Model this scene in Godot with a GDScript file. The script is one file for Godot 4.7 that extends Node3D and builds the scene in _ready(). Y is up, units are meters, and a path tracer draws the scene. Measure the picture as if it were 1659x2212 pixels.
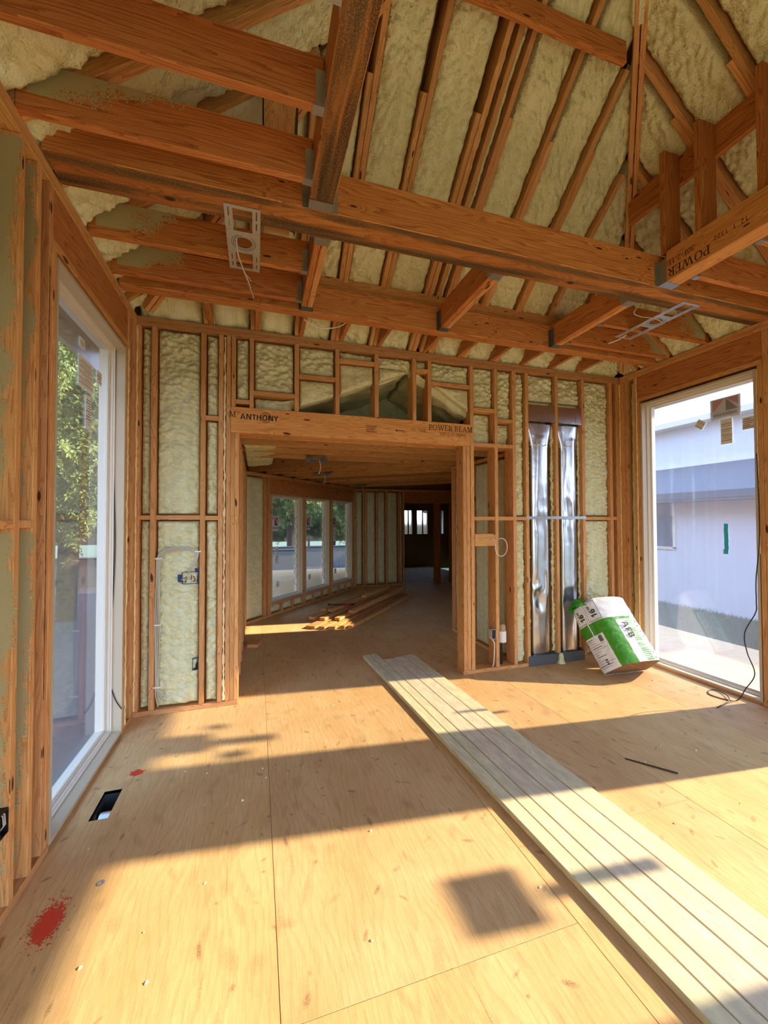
extends Node3D

const D := -3.5      # stud face of the back wall
const XL := -0.88    # stud face of the left wall
const XR := 3.83     # stud face of the right wall
const PL := 3.05     # top of the double top plates
const SL := 0.8333   # roof pitch 10 in 12
const ZF := 2.3      # front wall, behind the camera

var M := {}
var rng := RandomNumberGenerator.new()
var taken := {}
var cell := FastNoiseLite.new()
var soft := FastNoiseLite.new()


func _ready() -> void:
	rng.seed = 11
	# ---- camera, sky, sun, exposure
	var cam := Camera3D.new()
	cam.name = "camera"
	cam.position = Vector3(0, 1.47, 0)
	cam.rotation = Vector3(0.0217087, -0.3029425, -0.0027272)
	cam.fov = rad_to_deg(2.0 * atan(1106.0 / 878.777))
	cam.near = 0.02
	cam.far = 200.0
	add_child(cam)
	cam.current = true
	var sm := ProceduralSkyMaterial.new()
	sm.sky_top_color = Color(0.60, 0.75, 0.98)
	sm.sky_horizon_color = Color(0.92, 0.95, 1.0)
	sm.ground_bottom_color = Color(0.40, 0.40, 0.36)
	sm.ground_horizon_color = Color(0.62, 0.64, 0.62)
	sm.sky_energy_multiplier = 1.9
	sm.ground_energy_multiplier = 0.7
	var sky := Sky.new()
	sky.sky_material = sm
	var env := Environment.new()
	env.background_mode = Environment.BG_SKY
	env.sky = sky
	env.ambient_light_source = Environment.AMBIENT_SOURCE_SKY
	env.tonemap_mode = Environment.TONE_MAPPER_LINEAR
	env.tonemap_exposure = 1.58
	env.sdfgi_enabled = true
	env.ssao_enabled = true
	env.ssil_enabled = true
	var we := WorldEnvironment.new()
	we.name = "world_environment"
	we.environment = env
	add_child(we)
	var sun := DirectionalLight3D.new()
	sun.name = "sun"
	sun.look_at_from_position(Vector3.ZERO, Vector3(-1.0, -0.561, -0.107), Vector3.UP)
	sun.light_color = Color(1.0, 0.93, 0.80)
	sun.light_energy = 2.75
	sun.light_angular_distance = 0.9
	sun.shadow_enabled = true
	sun.sky_mode = DirectionalLight3D.SKY_MODE_LIGHT_ONLY
	add_child(sun)
	cell.noise_type = FastNoiseLite.TYPE_CELLULAR
	cell.cellular_return_type = FastNoiseLite.RETURN_DISTANCE
	cell.frequency = 26.0
	cell.fractal_type = FastNoiseLite.FRACTAL_NONE
	cell.seed = 5
	soft.noise_type = FastNoiseLite.TYPE_SIMPLEX_SMOOTH
	soft.frequency = 5.0
	soft.fractal_octaves = 3
	soft.seed = 9
	make_materials()
	# ---- large structure
	build_outside()
	build_floor()
	build_back_wall()
	build_left_wall()
	build_right_wall()
	build_front()
	build_roof()
	build_far_room()
	# ---- beams, joists, posts
	build_beams()
	# ---- smaller things
	build_ducts()
	build_boxes_and_cables()
	build_boards()
	build_bale()
	build_lumber()
	build_brackets()
	build_debris()


# ------------------------------------------------------------------ nodes
func numbered(called: String) -> String:
	var n: int = taken.get(called, 0)
	taken[called] = n + 1
	return called if n == 0 else "%s_%03d" % [called, n]


func thing(called: String, label: String, category: String, at := Vector3.ZERO, group := "") -> Node3D:
	var o := Node3D.new()
	o.name = numbered(called)
	add_child(o)
	o.position = at
	o.set_meta("label", label)
	o.set_meta("category", category)
	if group:
		o.set_meta("group", group)
	return o


func tag(o: Node3D, label: String, category: String, group := "") -> void:
	o.set_meta("label", label)
	o.set_meta("category", category)
	if group:
		o.set_meta("group", group)


func struct(called: String, label: String, category: String, at := Vector3.ZERO) -> Node3D:
	var o := thing(called, label, category, at)
	o.set_meta("kind", "structure")
	return o


func world_of(p: Node) -> Vector3:
	var v := Vector3.ZERO
	while p is Node3D and p != self:
		v += (p as Node3D).position
		p = p.get_parent()
	return v


func put(called: String, mesh: Mesh, at: Vector3, parent: Node3D = null, basis := Basis.IDENTITY) -> MeshInstance3D:
	# a mesh at a world place under a parent that is only moved
	var o := MeshInstance3D.new()
	o.mesh = mesh
	if parent == null:
		o.name = numbered(called)
		add_child(o)
		o.transform = Transform3D(basis, at)
	else:
		o.name = called
		parent.add_child(o, true)
		o.transform = Transform3D(basis, at - world_of(parent))
	return o


# ------------------------------------------------------------------ meshes
class Mb:
	var v := PackedVector3Array()
	var n := PackedVector3Array()
	var uv := PackedVector2Array()
	var c := PackedColorArray()
	var i := PackedInt32Array()
	var col := Color.WHITE

	func vert(p: Vector3, nn: Vector3, t := Vector2.ZERO) -> int:
		v.append(p)
		n.append(nn)
		uv.append(t)
		c.append(col)
		return v.size() - 1

	func tri(a: int, b: int, d: int) -> void:
		# front faces run clockwise
		if (v[b] - v[a]).cross(v[d] - v[a]).dot(n[a] + n[b] + n[d]) > 0.0:
			i.append_array([a, d, b])
		else:
			i.append_array([a, b, d])

	func quad(p0: Vector3, p1: Vector3, p2: Vector3, p3: Vector3, nn: Vector3, t0 := Vector2.ZERO, t1 := Vector2.ZERO, t2 := Vector2.ZERO, t3 := Vector2.ZERO) -> void:
		var a := vert(p0, nn, t0)
		var b := vert(p1, nn, t1)
		var d := vert(p2, nn, t2)
		var e := vert(p3, nn, t3)
		tri(a, b, d)
		tri(a, d, e)

	func face(p0: Vector3, p1: Vector3, p2: Vector3, p3: Vector3, out: Vector3) -> void:
		var nn := (p1 - p0).cross(p2 - p0)
		if nn.length() < 1e-12:
			nn = (p2 - p0).cross(p3 - p0)
		nn = nn.normalized()
		if nn.dot(out) < 0.0:
			nn = -nn
		quad(p0, p1, p2, p3, nn, Vector2(p0.x + p0.z, p0.y), Vector2(p1.x + p1.z, p1.y), Vector2(p2.x + p2.z, p2.y), Vector2(p3.x + p3.z, p3.y))

	func box(lo: Vector3, hi: Vector3) -> void:
		var k := [lo, hi]
		for a in 3:
			for s in 2:
				var nn := Vector3.ZERO
				nn[a] = s * 2 - 1
				var b := (a + 1) % 3
				var d := (a + 2) % 3
				var q := []
				for m in [[0, 0], [1, 0], [1, 1], [0, 1]]:
					var p := Vector3.ZERO
					p[a] = k[s][a]
					p[b] = k[m[0]][b]
					p[d] = k[m[1]][d]
					q.append(p)
				quad(q[0], q[1], q[2], q[3], nn, Vector2(q[0][b], q[0][d]), Vector2(q[1][b], q[1][d]), Vector2(q[2][b], q[2][d]), Vector2(q[3][b], q[3][d]))

	func tube(pts: Array, r: float, sides := 8) -> void:
		var base := v.size()
		var along := 0.0
		var side := Vector3.ZERO
		for k in pts.size():
			var t: Vector3 = (pts[mini(k + 1, pts.size() - 1)] - pts[maxi(k - 1, 0)]).normalized()
			if side == Vector3.ZERO:
				side = t.cross(Vector3.UP if absf(t.y) < 0.9 else Vector3.RIGHT).normalized()
			side = (side - t * side.dot(t)).normalized()
			var up := t.cross(side)
			for j in sides:
				var a := TAU * j / sides
				var d := side * cos(a) + up * sin(a)
				vert(pts[k] + d * r, d, Vector2(along, float(j) / sides))
			along += 0.1
		for k in pts.size() - 1:
			for j in sides:
				var a := base + k * sides + j
				var b := base + k * sides + (j + 1) % sides
				tri(a, b, b + sides)
				tri(a, b + sides, a + sides)
		for e in [0, pts.size() - 1]:
			var m := vert(pts[e], (pts[e] - pts[1 if e == 0 else e - 1]).normalized())
			for j in sides:
				tri(m, base + e * sides + j, base + e * sides + (j + 1) % sides)

	func lathe(prof: Array, at: Vector3, sides := 20) -> void:
		# profile of (radius, height)
		for k in prof.size() - 1:
			var a: Vector2 = prof[k]
			var b: Vector2 = prof[k + 1]
			var d := b - a
			var nr := Vector2(d.y, -d.x).normalized()
			for j in sides:
				var q := []
				for s in [0, 1]:
					var ang: float = TAU * (j + s) / sides
					q.append(Vector3(cos(ang), 0, sin(ang)))
				var i0 := vert(at + q[0] * a.x + Vector3.UP * a.y, q[0] * nr.x + Vector3.UP * nr.y)
				var i1 := vert(at + q[1] * a.x + Vector3.UP * a.y, q[1] * nr.x + Vector3.UP * nr.y)
				var i2 := vert(at + q[1] * b.x + Vector3.UP * b.y, q[1] * nr.x + Vector3.UP * nr.y)
				var i3 := vert(at + q[0] * b.x + Vector3.UP * b.y, q[0] * nr.x + Vector3.UP * nr.y)
				tri(i0, i1, i2)
				tri(i0, i2, i3)

	func done(m: Material, into: ArrayMesh = null) -> ArrayMesh:
		var am := ArrayMesh.new() if into == null else into
		if v.is_empty():
			return am
		var arr := []
		arr.resize(Mesh.ARRAY_MAX)
		arr[Mesh.ARRAY_VERTEX] = v
		arr[Mesh.ARRAY_NORMAL] = n
		arr[Mesh.ARRAY_TEX_UV] = uv
		arr[Mesh.ARRAY_COLOR] = c
		arr[Mesh.ARRAY_INDEX] = i
		am.add_surface_from_arrays(Mesh.PRIMITIVE_TRIANGLES, arr)
		am.surface_set_material(am.get_surface_count() - 1, m)
		return am


func block(size: Vector3, m: Material, tint := Color.WHITE, bevel := 0.0025, grain := -1, under: Material = null) -> ArrayMesh:
	# a chamfered board or beam about its own middle, grain along its longest side
	var h := size / 2.0
	var c := minf(bevel, minf(h.x, minf(h.y, h.z)) * 0.4)
	var g := grain if grain >= 0 else size.max_axis_index()
	var ou := rng.randf()
	var ov := rng.randf()
	var mb := Mb.new()
	mb.col = tint
	var mb2 := Mb.new()
	mb2.col = tint
	for a in 3:
		for s in [-1, 1]:
			var nn := Vector3.ZERO
			nn[a] = s
			var b := (a + 1) % 3
			var d := (a + 2) % 3
			var pts := []
			var uvs := []
			for k in [[-1, -1], [1, -1], [1, 1], [-1, 1]]:
				var p := Vector3.ZERO
				p[a] = s * h[a]
				p[b] = k[0] * (h[b] - c)
				p[d] = k[1] * (h[d] - c)
				pts.append(p)
				var t: Vector2
				if a == g:
					t = Vector2(p[b] / 9.0 + ou, p[d] / 0.36 + ov)
				else:
					var w := 3 - a - g
					t = Vector2(p[g] / 2.4 + ou, p[w] / 0.36 + ov + a * 0.37)
				uvs.append(t)
			var to := mb2 if under != null and a == 1 and s == -1 else mb
			to.quad(pts[0], pts[1], pts[2], pts[3], nn, uvs[0], uvs[1], uvs[2], uvs[3])
	for a in 3:
		var b := (a + 1) % 3
		var d := (a + 2) % 3
		for sa in [-1, 1]:
			for sb in [-1, 1]:
				var nn := Vector3.ZERO
				nn[a] = sa * 0.7071
				nn[b] = sb * 0.7071
				var q := []
				for k in [[1, -1], [1, 1], [0, 1], [0, -1]]:
					var p := Vector3.ZERO
					p[a] = sa * (h[a] if k[0] else h[a] - c)
					p[b] = sb * (h[b] - c if k[0] else h[b])
					p[d] = k[1] * (h[d] - c)
					q.append(p)
				var tu := []
				for p: Vector3 in q:
					tu.append(Vector2(p[g] / 2.4 + ou, ov))
				mb.quad(q[0], q[1], q[2], q[3], nn, tu[0], tu[1], tu[2], tu[3])
	for sx in [-1, 1]:
		for sy in [-1, 1]:
			for sz in [-1, 1]:
				var nn := Vector3(sx, sy, sz).normalized()
				var i0 := mb.vert(Vector3(sx * h.x, sy * (h.y - c), sz * (h.z - c)), nn, Vector2(ou, ov))
				var i1 := mb.vert(Vector3(sx * (h.x - c), sy * h.y, sz * (h.z - c)), nn, Vector2(ou, ov))
				var i2 := mb.vert(Vector3(sx * (h.x - c), sy * (h.y - c), sz * h.z), nn, Vector2(ou, ov))
				mb.tri(i0, i1, i2)
	var am := mb.done(m)
	if under != null:
		mb2.done(under, am)
	return am


func tone(lo := 0.82, hi := 1.0) -> Color:
	var t := rng.randf_range(lo, hi)
	return Color(t, t * rng.randf_range(0.93, 1.0), t * rng.randf_range(0.86, 1.0))


func bx(parent: Node3D, called: String, x0: float, x1: float, y0: float, y1: float, z0: float, z1: float, m: Material = null, tint = null, bevel := 0.0025, under: Material = null) -> MeshInstance3D:
	var lo := Vector3(minf(x0, x1), minf(y0, y1), minf(z0, z1))
	var hi := Vector3(maxf(x0, x1), maxf(y0, y1), maxf(z0, z1))
	var mesh := block(hi - lo, m if m else M.fir, tone() if tint == null else tint, bevel, -1, under)
	return put(called, mesh, (lo + hi) / 2.0, parent)


func bar(parent: Node3D, called: String, a: Vector3, b: Vector3, w: float, h: float, up: Vector3, m: Material = null, tint = null) -> MeshInstance3D:
	# a sloping timber: axis from a to b, h along up (made square to the axis), w across
	var x := (b - a).normalized()
	var y := (up - x * up.dot(x)).normalized()
	var mesh := block(Vector3(a.distance_to(b), h, w), m if m else M.fir, tone() if tint == null else tint, 0.0025, 0)
	return put(called, mesh, (a + b) / 2.0, parent, Basis(x, y, x.cross(y)))


func text(parent: Node3D, called: String, s: String, size: float, at: Vector3, basis: Basis, m: Material, font := "Droid Serif", bold := false) -> MeshInstance3D:
	var t := TextMesh.new()
	var f := SystemFont.new()
	f.font_names = PackedStringArray([font])
	if bold:
		f.font_weight = 700
	t.font = f
	t.text = s
	t.font_size = 32
	t.pixel_size = size / 32.0
	t.depth = 0.0006
	t.curve_step = 1.5
	t.material = m
	return put(called, t, at, parent, basis)


func hole_plate(mb: Mb, size: Vector2, r: float, at: Vector3, x: Vector3, y: Vector3, th: float, seg := 32) -> void:
	# a rectangular plate with a round hole, th thick along x cross y
	var nn := x.cross(y).normalized()
	for j in seg:
		var q := []
		for s in [0, 1]:
			var a: float = TAU * (j + s) / seg
			var d := Vector2(cos(a), sin(a))
			var k := minf(size.x / 2.0 / maxf(absf(d.x), 1e-6), size.y / 2.0 / maxf(absf(d.y), 1e-6))
			q.append([d * r, d * k])
		var p := []
		for e: Vector2 in [q[0][0], q[1][0], q[1][1], q[0][1]]:
			p.append(at + x * e.x + y * e.y)
		for s in [-0.5, 0.5]:
			var o: Vector3 = nn * th * s
			mb.face(p[0] + o, p[1] + o, p[2] + o, p[3] + o, nn * s)
		mb.face(p[0] - nn * th / 2, p[1] - nn * th / 2, p[1] + nn * th / 2, p[0] + nn * th / 2, at - p[0])
		mb.face(p[3] - nn * th / 2, p[2] - nn * th / 2, p[2] + nn * th / 2, p[3] + nn * th / 2, p[3] - at)


# ------------------------------------------------------------------ spray foam
func foam(parent: Node3D, o: Vector3, u: Vector3, v0: Vector3, v1: Vector3, nn: Vector3, res := 0.014, bulge := 0.02, amp := 0.018, roll := Vector3.ONE, wave := 0.012, called := "spray_foam", m: Material = null) -> MeshInstance3D:
	# a bumpy sheet from o: u across, v0 / v1 up its two sides; nn points into the room
	var nu := maxi(3, ceili(u.length() / res))
	var nv := maxi(3, ceili(maxf(v0.length(), v1.length()) / res))
	var w := nu + 1
	var pts := PackedVector3Array()
	var where := world_of(parent)
	pts.resize(w * (nv + 1))
	for b in nv + 1:
		var fv := float(b) / nv
		for a in w:
			var fu := float(a) / nu
			var p := o + u * fu + (v0 * (1.0 - fu) + v1 * fu) * fv
			var eu := minf(fu, 1.0 - fu) * u.length()
			var ev := minf(fv, 1.0 - fv) * lerpf(v0.length(), v1.length(), fu)
			var e := minf(eu, ev)
			var edge := clampf(e / 0.05, 0.0, 1.0)
			edge = 1.0 - (1.0 - edge) * (1.0 - edge)
			var q := p * roll
			var d := (bulge + amp * (-1.15 * cell.get_noise_3dv(q) - 0.55) + wave * soft.get_noise_3dv(q)) * (0.25 + 0.75 * edge) - 0.012 * (1.0 - edge)
			if e < 1e-5:
				d -= 0.05
			pts[b * w + a] = p + nn * d - where
	var n := PackedVector3Array()
	n.resize(pts.size())
	for b in nv + 1:
		for a in w:
			var dx := pts[b * w + mini(a + 1, nu)] - pts[b * w + maxi(a - 1, 0)]
			var dy := pts[mini(b + 1, nv) * w + a] - pts[maxi(b - 1, 0) * w + a]
			var c := dx.cross(dy)
			if c.dot(nn) < 0.0:
				c = -c
			n[b * w + a] = c.normalized() if c.length() > 1e-12 else nn
	var flip := u.cross(v0 + v1).dot(nn) > 0.0
	var ix := PackedInt32Array()
	ix.resize(nu * nv * 6)
	var k := 0
	for b in nv:
		for a in nu:
			var i0 := b * w + a
			var i1 := i0 + 1
			var i2 := i0 + w
			var i3 := i2 + 1
			if flip:
				ix[k] = i0; ix[k + 1] = i2; ix[k + 2] = i1; ix[k + 3] = i1; ix[k + 4] = i2; ix[k + 5] = i3
			else:
				ix[k] = i0; ix[k + 1] = i1; ix[k + 2] = i2; ix[k + 3] = i1; ix[k + 4] = i3; ix[k + 5] = i2
			k += 6
	var arr := []
	arr.resize(Mesh.ARRAY_MAX)
	arr[Mesh.ARRAY_VERTEX] = pts
	arr[Mesh.ARRAY_NORMAL] = n
	arr[Mesh.ARRAY_INDEX] = ix
	var am := ArrayMesh.new()
	am.add_surface_from_arrays(Mesh.PRIMITIVE_TRIANGLES, arr)
	am.surface_set_material(0, m if m else M.foam)
	var mi := MeshInstance3D.new()
	mi.name = called
	mi.mesh = am
	parent.add_child(mi, true)
	return mi


func overspray(parent: Node3D, o: Vector3, u: Vector3, v: Vector3, nn: Vector3, power := 1.0, seed_ := 1) -> void:
	# speckled foam dust stuck to a timber face: thickest at u = 0 and near v = 1, ragged towards the clean wood
	var mb := Mb.new()
	var r := RandomNumberGenerator.new()
	r.seed = seed_
	var s := 0.0048
	var nu := ceili(u.length() / s)
	var nv := ceili(v.length() / s)
	var where := world_of(parent)
	for b in nv:
		for a in nu:
			var fu := (a + 0.5) / nu
			var fv := (b + 0.5) / nv
			var p := o + u * fu + v * fv
			var cover := (1.0 - fu) * 1.5 * power + (fv - 0.5) * 0.9 + soft.get_noise_3dv(p * 0.9) * 0.7 - 0.35
			if r.randf() > cover * 1.6:
				continue
			var k := r.randf_range(0.4, 0.8)
			var hu := u / nu * k
			var hv := v / nv * k
			var top := p + nn * r.randf_range(0.0008, 0.0016) - where
			var j := u / nu * r.randf_range(-0.3, 0.3) + v / nv * r.randf_range(-0.3, 0.3)
			var lo := p + nn * 0.0006 - where
			var c := [lo - hu - hv, lo + hu - hv, lo + hu + hv, lo - hu + hv]
			for e in 4:
				var p0: Vector3 = c[e]
				var p1: Vector3 = c[(e + 1) % 4]
				var f := (p1 - p0).cross(top + j - p0).normalized()
				if f.dot(nn) < 0.0:
					f = -f
				var i0 := mb.vert(p0, f)
				var i1 := mb.vert(p1, f)
				var i2 := mb.vert(top + j, nn)
				mb.tri(i0, i1, i2)
	if mb.v.is_empty():
		return
	var mi := MeshInstance3D.new()
	mi.name = "foam_overspray"
	mi.mesh = mb.done(M.spray)
	mi.set_meta("kind", "stuff")
	parent.add_child(mi, true)


# ------------------------------------------------------------------ materials
func noise_bytes(seed_: int, freq: float, w: int, h: int, octaves := 4) -> PackedByteArray:
	var f := FastNoiseLite.new()
	f.noise_type = FastNoiseLite.TYPE_SIMPLEX_SMOOTH
	f.seed = seed_
	f.frequency = freq
	f.fractal_octaves = octaves
	return f.get_seamless_image(w, h).get_data()


func plain(c: Color, rough := 0.8, metal := 0.0) -> StandardMaterial3D:
	var m := StandardMaterial3D.new()
	m.albedo_color = c
	m.roughness = rough
	m.metallic = metal
	return m


func tex(im: Image) -> ImageTexture:
	return ImageTexture.create_from_image(im)


func wood_image(w: int, h: int, light: Color, mid: Color, dark: Color, rings: float, seed_: int, knots: int, contrast: float, warp := 7.0) -> Image:
	var wa := noise_bytes(seed_, 0.012, w / 8, h / 2, 3)
	var fi := noise_bytes(seed_ + 1, 0.22, w / 16, h, 2)
	var bl := noise_bytes(seed_ + 2, 0.02, w / 8, h / 4, 3)
	var kr := RandomNumberGenerator.new()
	kr.seed = seed_
	var ks := []
	for k in knots:
		ks.append(Vector3(kr.randf() * w, kr.randf_range(0.1, 0.9) * h, kr.randf_range(0.6, 1.2)))
	var out := PackedByteArray()
	out.resize(w * h * 3)
	var at := 0
	for j in h:
		for i in w:
			var wr := wa[(j / 2) * (w / 8) + i / 8] / 255.0
			var r := float(j) / h * rings + wr * warp
			var kd := 0.0
			for k: Vector3 in ks:
				var dx := (i - k.x) / (26.0 * k.z)
				if absf(dx) > 4.0:
					continue
				var dy := (j - k.y) / (34.0 * k.z)
				var d2 := dx * dx * 0.5 + dy * dy
				if d2 < 9.0:
					var g := exp(-d2)
					r += g * 2.2
					if d2 < 0.14:
						kd = maxf(kd, 1.0 - d2 / 0.14)
			var f := r - floorf(r)
			var ring := f * f * f
			if f > 0.9:
				ring *= (1.0 - f) * 10.0
			var t := clampf(ring * contrast + (fi[j * (w / 16) + i / 16] / 255.0 - 0.5) * 0.5 + 0.12, 0.0, 1.0)
			var b := bl[(j / 4) * (w / 8) + i / 8] / 255.0
			var c := light.lerp(mid, b).lerp(dark, t * 0.8)
			if kd > 0.0:
				c = c.lerp(Color(0.25, 0.12, 0.05), minf(1.0, kd * 1.5) * 0.85)
			out[at] = int(clampf(c.r, 0, 1) * 255)
			out[at + 1] = int(clampf(c.g, 0, 1) * 255)
			out[at + 2] = int(clampf(c.b, 0, 1) * 255)
			at += 3
	return Image.create_from_data(w, h, false, Image.FORMAT_RGB8, out)


func dab(im: Image, cx: float, cy: float, rx: float, ry: float, ang: float, c: Color, strength: float) -> void:
	# a soft-edged smudge, wrapped round the image
	var w := im.get_width()
	var h := im.get_height()
	var rr := int(maxf(rx, ry)) + 1
	var ca := cos(ang)
	var sa := sin(ang)
	for j in range(int(cy) - rr, int(cy) + rr + 1):
		for i in range(int(cx) - rr, int(cx) + rr + 1):
			var dx := i - cx
			var dy := j - cy
			var u := (dx * ca + dy * sa) / rx
			var v := (-dx * sa + dy * ca) / ry
			var d := u * u + v * v
			if d >= 1.0:
				continue
			var x := posmod(i, w)
			var y := posmod(j, h)
			var k := strength * (1.0 - d) * clampf(0.65 + soft.get_noise_2d(i * 0.05, j * 0.05) * 1.2, 0.0, 1.0)
			im.set_pixel(x, y, im.get_pixel(x, y).lerp(c, k))


func wood_mat(im: Image, rough := 0.72) -> StandardMaterial3D:
	var m := plain(Color.WHITE, rough)
	m.albedo_texture = tex(im)
	m.vertex_color_use_as_albedo = true
	m.metallic_specular = 0.35
	return m


func make_materials() -> void:
	M.fir = wood_mat(wood_image(1024, 512, Color(0.93, 0.73, 0.48), Color(0.88, 0.64, 0.39), Color(0.62, 0.38, 0.18), 11.0, 21, 7, 0.75))
	M.beam = wood_mat(wood_image(1024, 512, Color(0.86, 0.60, 0.34), Color(0.80, 0.53, 0.28), Color(0.52, 0.28, 0.12), 13.0, 51, 6, 0.95), 0.68)
	# beams left in the rain: grey mildew streaks over the fir
	var wi := wood_image(1024, 256, Color(0.80, 0.55, 0.30), Color(0.70, 0.45, 0.22), Color(0.45, 0.26, 0.12), 8.0, 81, 3, 0.7)
	var wr := RandomNumberGenerator.new()
	wr.seed = 4
	for k in 190:
		var g := wr.randf_range(0.16, 0.36)
		dab(wi, wr.randf() * 1024, wr.randf_range(30, 226), wr.randf_range(40, 200), wr.randf_range(5, 24), wr.randf_range(-0.02, 0.02), Color(g * 1.12, g, g * 0.72), wr.randf_range(0.3, 0.8))
	M.weathered = wood_mat(wi, 0.85)
	# plywood sheet
	var pi := wood_image(1536, 768, Color(0.91, 0.77, 0.56), Color(0.85, 0.69, 0.47), Color(0.67, 0.50, 0.31), 34.0, 131, 0, 0.28, 3.2)
	var pr := RandomNumberGenerator.new()
	pr.seed = 8
	for k in 70:
		dab(pi, pr.randf() * 1536, pr.randf() * 768, pr.randf_range(5, 26), pr.randf_range(3, 9), pr.randf_range(-1.2, 1.2), Color(0.22, 0.16, 0.11), pr.randf_range(0.12, 0.5))
	for k in 26:
		dab(pi, pr.randf() * 1536, pr.randf() * 768, pr.randf_range(20, 60), pr.randf_range(3, 6), pr.randf_range(-0.05, 0.05), Color(0.48, 0.32, 0.18), pr.randf_range(0.15, 0.4))
	for k in 70:
		dab(pi, pr.randf() * 1536, pr.randf() * 768, pr.randf_range(14, 60), pr.randf_range(8, 26), pr.randf_range(-0.6, 0.6), Color(0.36, 0.27, 0.18), pr.randf_range(0.06, 0.20))
	M.ply = wood_mat(pi, 0.7)
	# fibre siding: pale, with fine saw specks
	var si := Image.create(1024, 128, false, Image.FORMAT_RGB8)
	var sp := noise_bytes(5, 0.05, 256, 128, 4)
	var sf := noise_bytes(6, 0.35, 128, 128, 2)
	for j in 128:
		for i in 1024:
			var a := sp[j * 256 + i / 4] / 255.0
			var b := sf[j * 128 + i / 8] / 255.0
			var k := 0.92 + (a - 0.5) * 0.14 - (0.22 if b > 0.74 + 0.25 * (1.0 - a) else 0.0)
			si.set_pixel(i, j, Color(0.94 * k, 0.90 * k, 0.75 * k))
	M.siding = wood_mat(si, 0.75)
	# spray foam
	var fn := FastNoiseLite.new()
	fn.noise_type = FastNoiseLite.TYPE_CELLULAR
	fn.cellular_return_type = FastNoiseLite.RETURN_DISTANCE
	fn.frequency = 0.06
	fn.fractal_octaves = 2
	fn.seed = 3
	var nt := NoiseTexture2D.new()
	nt.width = 512
	nt.height = 512
	nt.seamless = true
	nt.noise = fn
	nt.as_normal_map = true
	nt.bump_strength = 10.0
	var cn := FastNoiseLite.new()
	cn.frequency = 0.012
	cn.fractal_octaves = 4
	cn.seed = 17
	var cr := Gradient.new()
	cr.set_color(0, Color(0.82, 0.79, 0.56))
	cr.set_color(1, Color(0.91, 0.90, 0.73))
	var ct := NoiseTexture2D.new()
	ct.width = 256
	ct.height = 256
	ct.seamless = true
	ct.noise = cn
	ct.color_ramp = cr
	var fm := plain(Color.WHITE, 0.46)
	fm.albedo_texture = ct
	fm.normal_enabled = true
	fm.normal_texture = nt
	fm.normal_scale = 1.0
	fm.uv1_triplanar = true
	fm.uv1_world_triplanar = true
	fm.uv1_scale = Vector3.ONE * 3.0
	M.foam = fm
	M.spray = plain(Color(0.68, 0.63, 0.44), 0.85)
	M.bead = plain(Color(0.93, 0.84, 0.62), 0.6)
	M.white = plain(Color(0.86, 0.81, 0.72), 0.45)
	M.liner = plain(Color(0.76, 0.69, 0.57), 0.5)
	M.dark = plain(Color(0.06, 0.06, 0.06), 0.7)
	M.ink = plain(Color(0.13, 0.07, 0.03), 0.8)
	M.ink2 = plain(Color(0.30, 0.17, 0.08), 0.8)
	M.black = plain(Color(0.04, 0.04, 0.045), 0.5)
	M.blue_box = plain(Color(0.06, 0.20, 0.38), 0.45)
	M.cable = plain(Color(0.74, 0.71, 0.60), 0.5)
	M.cable_black = plain(Color(0.07, 0.07, 0.07), 0.5)
	M.cable_white = plain(Color(0.93, 0.91, 0.86), 0.45)
	M.copper = plain(Color(0.85, 0.45, 0.25), 0.35, 0.9)
	M.paper = plain(Color(0.93, 0.92, 0.88), 0.6)
	M.paper.backlight = Color(0.95, 0.95, 0.9)
	M.ink_grey = plain(Color(0.38, 0.37, 0.36), 0.7)
	M.tape = plain(Color(0.20, 0.72, 0.76), 0.5)
	M.tape.backlight = Color(0.6, 0.95, 0.95)
	M.galv = plain(Color(0.74, 0.76, 0.78), 0.26, 1.0)
	var gn := FastNoiseLite.new()
	gn.frequency = 0.01
	gn.seed = 2
	var gt := NoiseTexture2D.new()
	gt.width = 256
	gt.height = 256
	gt.seamless = true
	gt.noise = gn
	gt.as_normal_map = true
	gt.bump_strength = 6.0
	M.sheet = plain(Color(0.80, 0.82, 0.84), 0.22, 1.0)
	M.sheet.normal_enabled = true
	M.sheet.normal_texture = gt
	M.sheet.normal_scale = 0.10
	M.sheet.uv1_triplanar = true
	M.sheet.uv1_world_triplanar = true
	M.sheet.uv1_scale = Vector3.ONE * 1.2
	M.hanger = plain(Color(0.66, 0.67, 0.66), 0.38, 0.85)
	M.old_galv = plain(Color(0.42, 0.45, 0.46), 0.5, 0.7)
	M.bracket = plain(Color(0.80, 0.81, 0.80), 0.35, 0.75)
	M.red = plain(Color(0.88, 0.27, 0.15), 0.8)
	M.sheathing = plain(Color(0.60, 0.44, 0.27), 0.85)
	M.stucco = plain(Color(0.83, 0.82, 0.83), 0.9)
	M.shingle = plain(Color(0.34, 0.33, 0.34), 0.9)
	M.soffit = plain(Color(0.55, 0.58, 0.62), 0.9)
	M.block = plain(Color(0.46, 0.44, 0.40), 0.95)
	M.bark = plain(Color(0.26, 0.19, 0.13), 0.95)
	M.asphalt = plain(Color(0.24, 0.26, 0.28), 0.95)
	M.straw = plain(Color(0.34, 0.39, 0.26), 0.95)
	M.grass = plain(Color(0.30, 0.40, 0.20), 0.9)
	M.grass.vertex_color_use_as_albedo = true
	M.leaf = plain(Color.WHITE, 0.6)
	M.leaf.vertex_color_use_as_albedo = true
	M.leaf.backlight = Color(0.35, 0.45, 0.12)
	M.leaf.cull_mode = BaseMaterial3D.CULL_DISABLED
	var gl := StandardMaterial3D.new()
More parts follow.
